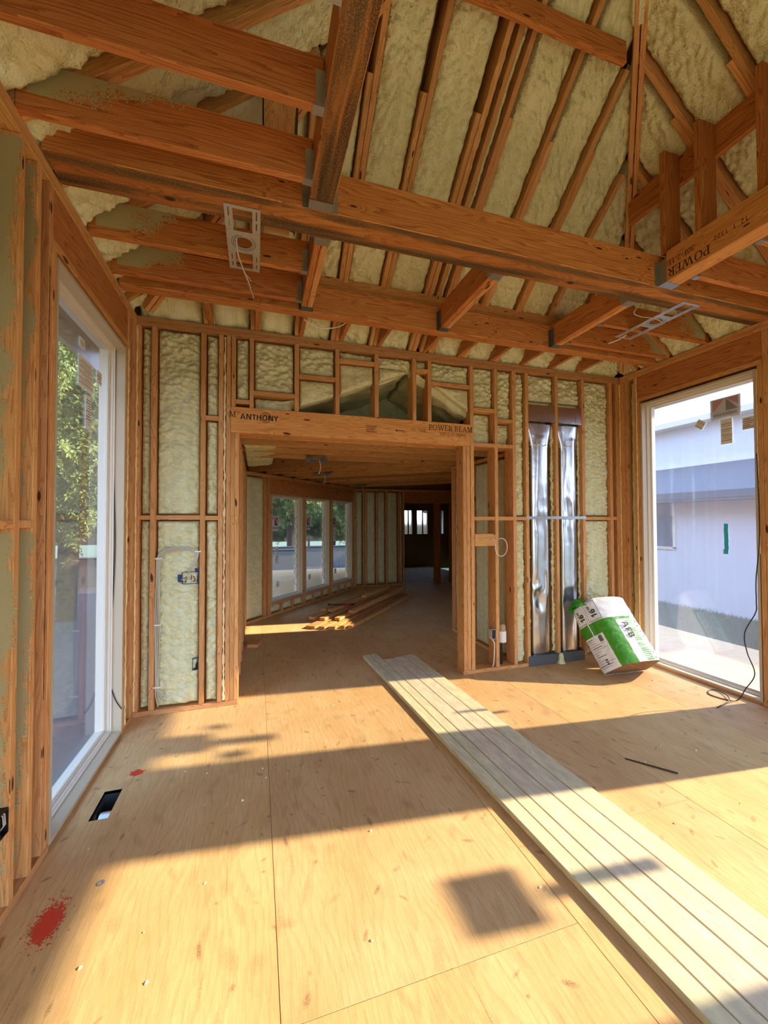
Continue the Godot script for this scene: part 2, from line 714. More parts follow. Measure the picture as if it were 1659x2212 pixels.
	gl.transparency = BaseMaterial3D.TRANSPARENCY_ALPHA
	gl.albedo_color = Color(0.86, 0.91, 1.0, 0.07)
	gl.roughness = 0.03
	M.glass = gl
	# site dust on the right-hand pane
	var gd := gl.duplicate()
	gd.albedo_color = Color(0.80, 0.87, 1.0, 0.20)
	M.dusty_glass = gd


# ------------------------------------------------------------------ windows
func ring(parent: Node3D, called: String, m: Material, side: float, xa: float, xb: float, z0: float, z1: float, y0: float, y1: float, w: float, tint := Color.WHITE) -> void:
	# four bars round an opening in a wall across x: outer size z0..z1, y0..y1, bars w wide, from xa to xb
	var mb := Mb.new()
	mb.col = tint
	var o := Vector3(minf(xa, xb), 0, 0)
	var e := Vector3(maxf(xa, xb), 0, 0)
	mb.box(o + Vector3(0, y0, z0), e + Vector3(0, y1, z0 + w))
	mb.box(o + Vector3(0, y0, z1 - w), e + Vector3(0, y1, z1))
	mb.box(o + Vector3(0, y0, z0 + w), e + Vector3(0, y0 + w, z1 - w))
	mb.box(o + Vector3(0, y1 - w, z0 + w), e + Vector3(0, y1, z1 - w))
	put(called, mb.done(m), Vector3.ZERO, parent)


func side_window(called: String, label: String, side: float, x: float, z0: float, z1: float, y0: float, y1: float, glass: Material) -> Node3D:
	var w := struct(called, label, "window", Vector3(x, y0, (z0 + z1) / 2))
	# stepped profile from the room outwards
	ring(w, "jamb_liner", M.liner, side, x, x + side * 0.070, z0, z1, y0, y1, 0.018)
	ring(w, "frame", M.white, side, x + side * 0.058, x + side * 0.075, z0 + 0.018, z1 - 0.018, y0 + 0.018, y1 - 0.018, 0.010)
	ring(w, "frame", M.white, side, x + side * 0.070, x + side * 0.088, z0, z1, y0, y1, 0.032)
	ring(w, "sash", M.white, side, x + side * 0.088, x + side * 0.150, z0, z1, y0, y1, 0.042)
	ring(w, "glazing_bead", M.white, side, x + side * 0.094, x + side * 0.104, z0 + 0.042, z1 - 0.042, y0 + 0.042, y1 - 0.042, 0.006)
	var mb := Mb.new()
	mb.box(Vector3(minf(x + side * 0.105, x + side * 0.109), y0 + 0.04, z0 + 0.04), Vector3(maxf(x + side * 0.105, x + side * 0.109), y1 - 0.04, z1 - 0.04))
	put("pane", mb.done(glass), Vector3.ZERO, w)
	return w


func sticker(w: Node3D, x: float, y0: float, y1: float, z0: float, z1: float, label: String, side: float, lines := 6, seed_ := 1, turn := 0.0) -> void:
	# a paper label on the room side of a pane, with printed lines
	var r := RandomNumberGenerator.new()
	r.seed = seed_
	var at := Vector3(x, (y0 + y1) / 2, (z0 + z1) / 2)
	var hh := absf(y1 - y0) / 2
	var hw := absf(z1 - z0) / 2
	var mb := Mb.new()
	mb.box(Vector3(-0.0006, -hh, -hw), Vector3(0.0006, hh, hw))
	var o := put("sticker", mb.done(M.paper), at, w, Basis(Vector3.RIGHT, turn))
	o.set_meta("label", label)
	var mk := Mb.new()
	var xs := -side * 0.0009
	for k in lines:
		var y := hh * (0.8 - 1.6 * (k + 0.5) / lines)
		var th := hh * r.randf_range(0.10, 0.26) / lines
		var a := -hw * r.randf_range(0.5, 0.88)
		var b := hw * r.randf_range(0.1, 0.88)
		if k % 3 == 1:
			a = -hw * 0.9
			b = hw * 0.9
			th = hh * 0.25 / lines
		mk.box(Vector3(minf(xs, 0), y - th, a), Vector3(maxf(xs, 0), y + th, b))
	var pr := MeshInstance3D.new()
	pr.name = "print"
	pr.mesh = mk.done(M.ink_grey)
	o.add_child(pr, true)


func logo_sticker(w: Node3D, at: Vector3, basis: Basis, wide: float, tall: float) -> void:
	# maker's sticker fixed outside: seen from the room its lettering is mirrored; basis.z points outdoors
	var mb := Mb.new()
	mb.box(Vector3(-wide / 2, -tall / 2, -0.0005), Vector3(wide / 2, tall / 2, 0.0005))
	var o := put("sticker", mb.done(M.paper), at, w, basis)
	o.set_meta("label", "square orange and brown maker's sticker on the pane")
	var zf := -0.0012
	var top := tall * 0.44
	var bot := -tall * 0.14
	var hw := wide * 0.42
	for k in 2:
		var m2 := Mb.new()
		if k == 0:
			var a := m2.vert(Vector3(0.004, top, zf), Vector3.FORWARD)
			var b := m2.vert(Vector3(hw, top, zf), Vector3.FORWARD)
			var c := m2.vert(Vector3(hw, bot, zf), Vector3.FORWARD)
			m2.tri(a, b, c)
			a = m2.vert(Vector3(-hw, top, zf), Vector3.FORWARD)
			b = m2.vert(Vector3(-0.01, top, zf), Vector3.FORWARD)
			c = m2.vert(Vector3(-hw, top - (top - bot) * 0.7, zf), Vector3.FORWARD)
			m2.tri(a, b, c)
		else:
			var a := m2.vert(Vector3(-0.006, top, zf), Vector3.FORWARD)
			var b := m2.vert(Vector3(-0.006, bot, zf), Vector3.FORWARD)
			var c := m2.vert(Vector3(-hw, bot, zf), Vector3.FORWARD)
			m2.tri(a, b, c)
		var mm := MeshInstance3D.new()
		mm.name = "emblem"
		var em := plain(Color(0.90, 0.36, 0.16) if k == 0 else Color(0.40, 0.24, 0.16), 0.6)
		em.backlight = Color(0.8, 0.8, 0.8)
		mm.mesh = m2.done(em)
		o.add_child(mm, true)
	var t := TextMesh.new()
	var f := SystemFont.new()
	f.font_names = PackedStringArray(["Droid Sans"])
	f.font_weight = 700
	t.font = f
	t.text = "ANDERSEN"
	t.font_size = 32
	t.pixel_size = tall * 0.20 / 32.0
	t.depth = 0.0004
	t.material = M.dark
	var tm := MeshInstance3D.new()
	tm.name = "lettering"
	tm.mesh = t
	tm.position = Vector3(0, -tall * 0.30, -0.0012)
	o.add_child(tm, true)


# ------------------------------------------------------------------ floor
func build_floor() -> void:
	var f := struct("floor", "worn plywood subfloor with sunlit bands, scuffs and joints between the sheets", "floor")
	# joints measured in the photo: lines along z at x = 0.072 and 2.18, sheets 1.054 wide
	var xs := [-1.02, -0.982, 0.072, 1.126, 2.18, 3.234, 4.3, 5.4]
	var zs := {0: [2.4, 0.5, -1.6, -3.7, -5.8, -7.9, -10.0, -12.6], 1: [2.4, 1.2, -0.66, -2.85, -4.7, -6.7, -8.8, -12.6], 2: [2.4, 0.7, -1.24, -3.15, -5.2, -7.3, -9.4, -12.6]}
	var g := 0.0007
	for a in xs.size() - 1:
		var z: Array = zs[a % 3]
		for b in z.size() - 1:
			var x0: float = xs[a] + g
			var x1: float = xs[a + 1] - g
			var z0: float = z[b + 1] + g
			var z1: float = z[b] - g
			if a == 1 and z0 < -2.45 and z1 > -2.45:
				# this sheet has the register opening cut into it
				var t := tone(0.93, 1.0)
				var mb := Mb.new()
				mb.col = t
				var hx := [x0, -0.785, -0.700, x1]
				var hz := [z0, -2.605, -2.368, z1]
				for i in 3:
					for j in 3:
						if i == 1 and j == 1:
							continue
						var q := [Vector3(hx[i], 0, hz[j]), Vector3(hx[i + 1], 0, hz[j]), Vector3(hx[i + 1], 0, hz[j + 1]), Vector3(hx[i], 0, hz[j + 1])]
						mb.quad(q[0], q[1], q[2], q[3], Vector3.UP, uvp(q[0]), uvp(q[1]), uvp(q[2]), uvp(q[3]))
				var e := [Vector3(hx[1], 0, hz[1]), Vector3(hx[2], 0, hz[1]), Vector3(hx[2], 0, hz[2]), Vector3(hx[1], 0, hz[2])]
				var mid := Vector3((hx[1] + hx[2]) / 2, 0, (hz[1] + hz[2]) / 2)
				for i in 4:
					var p: Vector3 = e[i]
					var p2: Vector3 = e[(i + 1) % 4]
					mb.face(p, p2, p2 - Vector3.UP * 0.02, p - Vector3.UP * 0.02, mid - (p + p2) / 2)
				put("floor_panel", mb.done(M.ply), Vector3.ZERO, f)
				continue
			var mesh := panel(Vector3(x1 - x0, 0.02, z1 - z0), M.ply, tone(0.92, 1.0))
			put("floor_panel", mesh, Vector3((x0 + x1) / 2, -0.01, (z0 + z1) / 2), f)
	# joists' rim and the slab of framing below
	bx(f, "subfloor_frame", -1.02, 5.4, -0.30, -0.16, -12.6, 2.4, M.sheathing, Color.WHITE)
	# sprayed layout marks: two patches of red marking paint
	paint(f, Vector3(-0.725, 0.0006, -1.82), Vector2(0.055, 0.10), 5)
	paint(f, Vector3(-0.665, 0.0006, -2.735), Vector2(0.035, 0.028), 9)


func uvp(p: Vector3) -> Vector2:
	return Vector2(p.z / 2.44, p.x / 1.22)


func panel(size: Vector3, m: Material, tint: Color) -> ArrayMesh:
	var h := size / 2.0
	var ou := rng.randf()
	var ov := rng.randf()
	var mb := Mb.new()
	mb.col = tint
	var c := 0.0012
	var t := [Vector3(-h.x + c, h.y, -h.z + c), Vector3(h.x - c, h.y, -h.z + c), Vector3(h.x - c, h.y, h.z - c), Vector3(-h.x + c, h.y, h.z - c)]
	var s := [Vector3(-h.x, h.y - c, -h.z), Vector3(h.x, h.y - c, -h.z), Vector3(h.x, h.y - c, h.z), Vector3(-h.x, h.y - c, h.z)]
	var b := [Vector3(-h.x, -h.y, -h.z), Vector3(h.x, -h.y, -h.z), Vector3(h.x, -h.y, h.z), Vector3(-h.x, -h.y, h.z)]
	var o := Vector2(ou, ov)
	mb.quad(t[0], t[1], t[2], t[3], Vector3.UP, uvp(t[0]) + o, uvp(t[1]) + o, uvp(t[2]) + o, uvp(t[3]) + o)
	for i in 4:
		var j := (i + 1) % 4
		var out: Vector3 = (s[i] + s[j]) / 2.0
		mb.face(t[i], t[j], s[j], s[i], out + Vector3.UP)
		mb.face(s[i], s[j], b[j], b[i], out)
	mb.quad(b[0], b[1], b[2], b[3], Vector3.DOWN, uvp(b[0]), uvp(b[1]), uvp(b[2]), uvp(b[3]))
	return mb.done(m)


func paint(f: Node3D, at: Vector3, r: Vector2, seed_: int) -> void:
	var rr := RandomNumberGenerator.new()
	rr.seed = seed_
	var mb := Mb.new()
	for k in 2600:
		var a := rr.randf() * TAU
		var d := absf(rr.randfn(0.0, 0.40))
		var p := at + Vector3(cos(a) * r.x * d, 0, sin(a) * r.y * d)
		var s := rr.randf_range(0.0012, 0.0045)
		var q := []
		for j in 6:
			q.append(mb.vert(p + Vector3(cos(j * TAU / 6) * s, rr.randf() * 0.0002, sin(j * TAU / 6) * s), Vector3.UP))
		for j in range(1, 5):
			mb.tri(q[0], q[j], q[j + 1])
	var o := put("paint_mark", mb.done(M.red), Vector3.ZERO, f)
	o.set_meta("kind", "stuff")


# ------------------------------------------------------------------ back wall
func build_back_wall() -> void:
	var w := struct("wall_back", "open stud wall with spray foam between the studs and a wide header over the passage", "wall", Vector3(1.4, 0, D))
	var zb := D - 0.14
	var stud := func(x0: float, x1: float, y0: float, y1: float, called := "stud") -> void:
		bx(w, called, x0, x1, y0, y1, D, zb)
	for s in [[-0.885, -0.853], [-0.781, -0.743], [-0.430, -0.393], [-0.297, -0.260], [-0.240, -0.2065]]:
		stud.call(s[0], s[1], 0.038, 2.98)
	for s in [[-0.205, -0.173], [-0.172, -0.14]]:
		stud.call(s[0], s[1], 0.038, 2.19)
	for s in [[1.892, 1.930], [1.932, 1.969]]:
		stud.call(s[0], s[1], 0.038, 2.19)
	for s in [[1.974, 2.012], [2.243, 2.280], [2.451, 2.488], [2.604, 2.641], [2.970, 3.007], [3.312, 3.350], [3.690, 3.728], [3.776, 3.83]]:
		stud.call(s[0], s[1], 0.038, 2.98)
	for s in [[-0.202, -0.168], [-0.061, -0.028], [0.302, 0.338], [0.653, 0.689], [1.010, 1.047], [1.377, 1.413], [1.529, 1.566]]:
		stud.call(s[0], s[1], 2.402, 2.98, "cripple_stud")
	bx(w, "bottom_plate", -0.885, -0.14, 0.0, 0.037, D, zb)
	bx(w, "bottom_plate", 1.885, 3.83, 0.0, 0.037, D, zb)
	bx(w, "top_plate", -0.895, 3.83, 2.981, 3.015, D, zb, null, tone(0.72, 0.8))
	bx(w, "top_plate", -0.895, 3.83, 3.016, PL, D - 0.002, zb, null, tone(0.72, 0.8))
	for b in [[-0.853, -0.781, 1.518], [-0.743, -0.430, 1.518], [-0.393, -0.297, 1.515], [-0.393, -0.297, 2.316], [-0.168, -0.061, 2.466],
			[-0.028, 0.302, 2.549], [0.338, 0.653, 2.727], [0.689, 1.010, 2.904], [1.413, 1.529, 2.893], [1.566, 1.974, 2.787],
			[2.012, 2.243, 2.575], [2.280, 2.451, 2.484], [2.012, 2.243, 1.508], [2.280, 2.451, 1.508], [2.488, 2.604, 1.508], [3.350, 3.690, 1.508], [3.728, 3.776, 1.508]]:
		bx(w, "blocking", b[0], b[1], b[2] - 0.036, b[2], D - 0.001, zb)
	bx(w, "blocking", 2.012, 2.451, 2.193, 2.229, D + 0.002, zb)
	bx(w, "blocking", 2.012, 2.243, 2.24, 2.36, zb + 0.02, zb - 0.02, null, tone(0.6, 0.7))
	bx(w, "backing_board", 2.014, 2.252, 1.221, 1.341, D + 0.001, D - 0.036)
	# header over the passage
	var h := bx(w, "header", -0.2055, 1.972, 2.191, 2.401, D + 0.004, D - 0.115, M.fir, Color(0.98, 0.86, 0.66))
	var fwd := Basis.IDENTITY
	var zt := D + 0.0044
	for t in [["ANTHONY", 0.062, Vector3(0.018, 2.325, zt), M.ink, "Droid Sans", true], ["POWER BEAM", 0.068, Vector3(1.765, 2.346, zt), M.ink, "Droid Serif", false],
			["30F-2.1E-3000F", 0.040, Vector3(1.785, 2.290, zt), M.ink2, "Droid Serif", false], ["13-1322", 0.036, Vector3(1.432, 2.311, zt), M.ink, "Droid Sans Mono", true],
			["M\"", 0.062, Vector3(-0.178, 2.338, zt), M.ink, "Droid Serif", false]]:
		text(w, "lettering", t[0], t[1], t[2], fwd, t[3], t[4], t[5])
	# swirl, arrow and grade stamp printed on the header
	var mb := Mb.new()
	for r in [0.020, 0.031, 0.042]:
		for k in 28:
			var a := TAU * k / 28.0
			var b := TAU * (k + 0.8) / 28.0
			var p := func(an: float, rr: float) -> Vector3: return Vector3(0.067 + cos(an) * rr, 2.328 + sin(an) * rr, zt)
			mb.quad(p.call(a, r), p.call(b, r), p.call(b, r + 0.005), p.call(a, r + 0.005), Vector3.BACK)
	for k in 4:
		mb.box(Vector3(0.925 + 0.006 * (k % 2), 2.316 - k * 0.017, zt - 0.0003), Vector3(1.028 - 0.012 * (k % 3), 2.322 - k * 0.017, zt + 0.0002))
	mb.box(Vector3(1.215, 2.292, zt - 0.0003), Vector3(1.295, 2.298, zt + 0.0002))
	mb.quad(Vector3(1.20, 2.295, zt), Vector3(1.222, 2.307, zt), Vector3(1.222, 2.283, zt), Vector3(1.21, 2.289, zt), Vector3.BACK)
	put("stamp", mb.done(M.ink2), Vector3.ZERO, w)
	# foam bays: x0, x1, y0, y1, how far back
	var up := Vector3.UP
	var nz := Vector3.BACK
	for b in [[-0.853, -0.781, 0.04, 1.48, 0.03], [-0.853, -0.781, 1.52, 2.98, 0.03], [-0.743, -0.430, 0.04, 1.48, 0.028], [-0.743, -0.430, 1.52, 2.98, 0.028],
			[-0.393, -0.297, 0.04, 1.48, 0.030], [-0.393, -0.297, 1.52, 2.28, 0.030], [-0.393, -0.297, 2.32, 2.98, 0.030],
			[-0.168, -0.061, 2.47, 2.98, 0.03], [-0.028, 0.302, 2.55, 2.98, 0.03], [-0.028, 0.302, 2.40, 2.512, 0.07], [0.338, 0.653, 2.73, 2.98, 0.03],
			[0.689, 1.010, 2.905, 2.98, 0.04], [1.047, 1.377, 2.86, 2.98, 0.035], [1.413, 1.529, 2.895, 2.98, 0.035], [1.566, 1.974, 2.79, 2.98, 0.03],
			[2.012, 2.243, 2.577, 2.98, 0.03], [2.012, 2.243, 2.23, 2.54, 0.08], [2.280, 2.451, 2.486, 2.98, 0.03], [2.280, 2.451, 2.23, 2.45, 0.07],
			[2.488, 2.604, 0.04, 1.472, 0.03], [2.488, 2.604, 1.51, 2.98, 0.03], [2.641, 2.970, 2.70, 2.98, 0.035], [3.007, 3.312, 2.70, 2.98, 0.035],
			[3.350, 3.690, 0.04, 1.472, 0.03], [3.350, 3.690, 1.51, 2.98, 0.028], [3.728, 3.776, 0.04, 1.472, 0.10], [3.728, 3.776, 1.51, 2.98, 0.10],
			[2.641, 2.970, 0.04, 2.70, 0.125], [3.007, 3.312, 0.04, 2.70, 0.125]]:
		foam(w, Vector3(b[0], b[2], D - b[4] - 0.016), Vector3(b[1] - b[0], 0, 0), up * (b[3] - b[2]), up * (b[3] - b[2]), nz, 0.010, 0.020, 0.040, Vector3(0.75, 1.3, 1.0), 0.026)
	# slanted foam above the little gable that shows through the cripples
	for b in [[0.338, 0.653, 2.44, 2.56, 2.69], [0.689, 1.010, 2.575, 2.71, 2.868], [1.047, 1.329, 2.725, 2.845, 2.87], [1.566, 1.974, 2.78, 2.52, 2.751]]:
		foam(w, Vector3(b[0], b[2], D - 0.035), Vector3(b[1] - b[0], b[3] - b[2], 0), up * (b[4] - b[2]), up * (b[4] - b[3]), nz, 0.013, 0.02, 0.010, Vector3(0.9, 1.1, 1.0), 0.012)
	# smooth foam under the two slopes of the lower roof behind
	var ap := Vector3(1.345, 2.85, D - 0.06)
	var back := Vector3(0, -0.03, -0.75)
	for e in [Vector3(0.22, 2.43, D - 0.06), Vector3(2.02, 2.47, D - 0.06)]:
		var nn := (ap - e as Vector3).cross(back).normalized()
		if nn.y > 0.0:
			nn = -nn
		foam(w, e, ap - e, back, back, nn, 0.03, 0.01, 0.003, Vector3.ONE, 0.03)
	foam(w, Vector3(-0.3, 2.39, D - 0.78), Vector3(2.9, 0, 0), up * 0.6, up * 0.6, nz, 0.03, 0.02, 0.005, Vector3.ONE, 0.03)
	bx(w, "attic_deck", -0.3, 2.64, 2.99, 3.01, zb - 0.024, D - 1.55, M.sheathing, Color.WHITE, 0.001)
	for x in [-0.3, 2.62]:
		bx(w, "attic_side", x, x + 0.02, 2.39, 2.99, zb - 0.024, D - 1.55, M.sheathing, Color.WHITE, 0.001)
	# beads of sealant squeezed out along the doubled studs
	bead(w, Vector3(-0.250, 0.05, D + 0.001), Vector3(-0.250, 2.96, D + 0.001), 0.009, 3)
	bead(w, Vector3(1.9715, 0.06, D - 0.002), Vector3(1.9715, 1.4, D - 0.002), 0.003, 4, M.bark)
	bead(w, Vector3(XR - 0.004, 0.05, D + 0.006), Vector3(XR - 0.004, 2.97, D + 0.006), 0.006, 6)
	bead(w, Vector3(XL + 0.004, 0.05, D + 0.006), Vector3(XL + 0.004, 2.97, D + 0.006), 0.008, 7)
	# sheathing: solid pieces round the passage
	for b in [[-1.02, -0.14, 0.0, PL], [2.52, 3.99, 0.0, PL]]:
		bx(w, "sheathing", b[0], b[1], b[2], b[3], zb - 0.002, zb - 0.022, M.sheathing, Color.WHITE, 0.001)


func bead(parent: Node3D, a: Vector3, b: Vector3, r: float, seed_: int, m: Material = null) -> void:
	var rr := RandomNumberGenerator.new()
	rr.seed = seed_
	var n := ceili(a.distance_to(b) / 0.025)
	var mb := Mb.new()
	var rad := []
	var pts := []
	for k in n + 1:
		pts.append(a.lerp(b, float(k) / n) + Vector3(rr.randfn(0, r * 0.18), 0, rr.randfn(0, r * 0.12)))
		rad.append(r * rr.randf_range(0.45, 1.15))
	var base := 0
	for k in n + 1:
		for j in 6:
			var d := Vector3(cos(TAU * j / 6), 0, sin(TAU * j / 6))
			mb.vert(pts[k] + d * rad[k], d)
	for k in n:
		for j in 6:
			base = k * 6
			mb.tri(base + j, base + (j + 1) % 6, base + 6 + (j + 1) % 6)
			mb.tri(base + j, base + 6 + (j + 1) % 6, base + 6 + j)
	put("foam_bead", mb.done(m if m else M.bead), Vector3.ZERO, parent)


# ------------------------------------------------------------------ left wall
func side_wall(w: Node3D, s: float, x: float, studs: Array, openings: Array) -> void:
	# studs [z0, z1], openings [z0, z1] with header above; s = -1 left, +1 right
	var xb := x + s * 0.14
	for k in studs:
		bx(w, "stud", x, xb, 0.037, 2.98, k[0], k[1])
	for o in openings:
		for k in [[o[0] - 0.075, o[0] - 0.040], [o[1] + 0.040, o[1] + 0.075]]:
			bx(w, "stud", x, xb, 0.037, 2.98, k[0], k[1])
		for k in [[o[0] - 0.038, o[0] - 0.004], [o[1] + 0.004, o[1] + 0.038]]:
			bx(w, "trimmer_stud", x, xb, 0.037, 2.716, k[0], k[1])
		bx(w, "header", x + s * 0.004, xb, 2.756, 2.979, o[0] - 0.038, o[1] + 0.038, M.beam, Color(0.86, 0.80, 0.78))
		bx(w, "header_plate", x + s * 0.001, xb, 2.718, 2.754, o[0] - 0.038, o[1] + 0.038)
	bx(w, "top_plate", x, xb, 2.981, 3.015, D, ZF)
	bx(w, "top_plate", x + s * 0.002, xb, 3.016, PL, D, ZF)
	# sill plates and sheathing between the openings
	var z := D - 0.16
	var edges := []
	for o in openings:
		edges.append([z, o[0]])
		z = o[1]
	edges.append([z, ZF + 0.02])
	for e in edges:
		bx(w, "bottom_plate", x, xb, 0.0, 0.036, maxf(e[0], D), e[1])
		bx(w, "sheathing", xb + s * 0.002, xb + s * 0.022, -0.1, PL, e[0], e[1], M.sheathing, Color.WHITE, 0.001)
	for o in openings:
		bx(w, "sheathing", xb + s * 0.002, xb + s * 0.022, 2.69, PL, o[0], o[1], M.sheathing, Color.WHITE, 0.001)
		bx(w, "sheathing", xb + s * 0.002, xb + s * 0.022, -0.1, 0.03, o[0], o[1], M.sheathing, Color.WHITE, 0.001)
		bx(w, "bottom_plate", x + s * 0.012, xb, 0.0, 0.022, o[0] + 0.001, o[1] - 0.001)


func build_left_wall() -> void:
	var w := struct("wall_left", "left stud wall with foam bays and a deep header above the tall window", "wall", Vector3(XL, 0, -0.6))
	var studs := [[-1.932, -1.896], [-1.58, -1.544], [-1.22, -1.185], [-0.86, -0.825], [-0.5, -0.465], [-0.14, -0.105], [0.22, 0.255], [0.6, 0.635], [1.0, 1.035], [1.4, 1.435], [1.8, 1.835], [2.2, 2.235], [-2.062, -2.027], [-3.499, -3.457], [-3.45, -3.414]]
	side_wall(w, -1.0, XL, studs, [[-3.247, -2.208]])
	var z := [-2.027, -1.932, -1.896, -1.58, -1.544, -1.22, -1.185, -0.86, -0.825, -0.5, -0.465, -0.14, -0.105, 0.22, 0.255, 0.6, 0.635, 1.0, 1.035, 1.4, 1.435, 1.8, 1.835, 2.2]
	for k in range(0, z.size(), 2):
		var near: bool = z[k] < -1.1
		for y in [[0.04, 1.44], [1.48, 2.975]]:
			foam(w, Vector3(XL - 0.115 if k == 0 else XL - 0.100 if near else XL - 0.05, y[0], z[k]), Vector3(0, 0, z[k + 1] - z[k]), Vector3.UP * (y[1] - y[0]), Vector3.UP * (y[1] - y[0]), Vector3.RIGHT, 0.013 if near else 0.05, 0.03, 0.012, Vector3.ONE, 0.02)
		bx(w, "blocking", XL - 0.002, XL - 0.14, 1.444, 1.478, z[k], z[k + 1])
	foam(w, Vector3(XL - 0.10, 0.04, -3.414), Vector3(0, 0, 0.09), Vector3.UP * 2.9, Vector3.UP * 2.9, Vector3.RIGHT, 0.02, 0.03, 0.01)
	for k in [[-1.932, 3], [-2.062, 8]]:
		overspray(w, Vector3(XL - 0.139, 1.5, k[0] + 0.0365), Vector3(0.145, 0, 0), Vector3.UP * 1.46, Vector3.BACK, 1.7, k[1])
		overspray(w, Vector3(XL - 0.139, 0.05, k[0] + 0.0365), Vector3(0.15, 0, 0), Vector3.UP * 1.38, Vector3.BACK, 2.0, k[1] + 1)
	bead(w, Vector3(XL + 0.004, 0.05, -3.284), Vector3(XL + 0.004, 2.70, -3.284), 0.007, 14)
	bead(w, Vector3(XL + 0.002, 0.7, -2.1365), Vector3(XL + 0.002, 2.6, -2.1365), 0.0014, 15, M.bark)
	var win := side_window("window_1", "tall white-framed window on the left looking out on green trees", -1.0, XL, -3.245, -2.212, 0.022, 2.69, M.glass)
	var xp := XL - 0.102
	sticker(win, xp, 2.49, 2.545, -2.825, -2.745, "small square sticker at the top of the pane", -1.0, 4, 3)
	sticker(win, xp, 2.26, 2.44, -2.96, -2.735, "large printed label on the pane", -1.0, 14, 4)
	sticker(win, xp, 2.36, 2.445, -3.10, -3.015, "small barcode sticker on the pane", -1.0, 4, 5)
	sticker(win, xp, 2.03, 2.235, -2.93, -2.845, "narrow printed label on the pane", -1.0, 10, 6)


func build_right_wall() -> void:
	var w := struct("wall_right", "right stud wall with doubled studs and a deep dark header above the window", "wall", Vector3(XR, 0, -0.6))
	side_wall(w, 1.0, XR, [[-3.499, -3.443], [-3.44, -3.404], [-1.95, -1.915], [-0.40, -0.365]], [[-3.247, -2.208], [-1.60, -0.575], [0.05, 1.08], [1.22, 2.2]])
	for k in [[-3.404, -3.322], [-2.131, -1.95], [-1.915, -1.675], [-0.5, -0.40], [-0.365, -0.025]]:
		foam(w, Vector3(XR + 0.06, 0.04, k[0]), Vector3(0, 0, k[1] - k[0]), Vector3.UP * 2.93, Vector3.UP * 2.93, Vector3.LEFT, 0.02 if k[0] < -1.5 else 0.05, 0.03, 0.012, Vector3.ONE, 0.02)
	bead(w, Vector3(XR - 0.003, 0.05, -3.285), Vector3(XR - 0.003, 2.97, -3.285), 0.007, 24)
	bead(w, Vector3(XR - 0.002, 1.2, -2.206), Vector3(XR - 0.002, 2.68, -2.206), 0.004, 25)
	var win := side_window("window_2", "tall bright window on the right with dusty glass and a pale house outside", 1.0, XR, -3.245, -2.212, 0.022, 2.69, M.dusty_glass)
	var xp := XR + 0.102
	var out := Basis(Vector3.FORWARD, Vector3.UP, Vector3.RIGHT)
	logo_sticker(win, Vector3(XR + 0.112, 2.462, -2.510), out, 0.245, 0.185)
	sticker(win, xp, 2.137, 2.36, -2.542, -2.450, "tall printed label below the maker's sticker", 1.0, 11, 13)
	sticker(win, xp, 2.232, 2.335, -2.372, -2.284, "barcode sticker at the right of the pane", 1.0, 5, 14)
	sticker(win, xp, 2.32, 2.395, -2.755, -2.675, "small sticker stuck on askew", 1.0, 5, 15, 0.6)
	var mb := Mb.new()
	var r := RandomNumberGenerator.new()
	r.seed = 3
	var wave := []
	for k in 12:
		wave.append(r.randf_range(-0.003, 0.003))
	for k in 11:
		var y0 := 1.437 - k * 0.0242
		var y1 := y0 - 0.0242
		var bend := 0.010 if k > 8 else 0.0
		mb.face(Vector3(xp, y0, -2.533 + wave[k]), Vector3(xp, y0, -2.500 + wave[k]), Vector3(xp, y1, -2.500 + wave[k + 1]), Vector3(xp, y1, -2.533 + wave[k + 1] - bend), Vector3.LEFT)
		mb.face(Vector3(xp + 0.001, y0, -2.533 + wave[k]), Vector3(xp + 0.001, y0, -2.500 + wave[k]), Vector3(xp + 0.001, y1, -2.500 + wave[k + 1]), Vector3(xp + 0.001, y1, -2.533 + wave[k + 1] - bend), Vector3.RIGHT)
	var tp := put("tape_strip", mb.done(M.tape), Vector3.ZERO, win)
	tp.set_meta("label", "strip of turquoise tape on the pane")
	# the next window, out of frame to the right: its light and its stickers' shadows reach the floor
	var w3 := side_window("window_3", "second tall window of the right wall, nearer than the first", 1.0, XR, -1.598, -0.577, 0.022, 2.69, M.glass)
	logo_sticker(w3, Vector3(XR + 0.112, 1.72, -1.08), out, 0.26, 0.185)
	side_window("window_7", "third tall window of the right wall, behind the viewer", 1.0, XR, 0.052, 1.078, 0.022, 2.69, M.glass)
	side_window("window_8", "fourth tall window of the right wall, behind the viewer", 1.0, XR, 1.222, 2.198, 0.022, 2.69, M.glass)
	sticker(w3, xp, 1.33, 1.60, -1.105, -1.035, "tall printed label below the maker's sticker", 1.0, 8, 31)


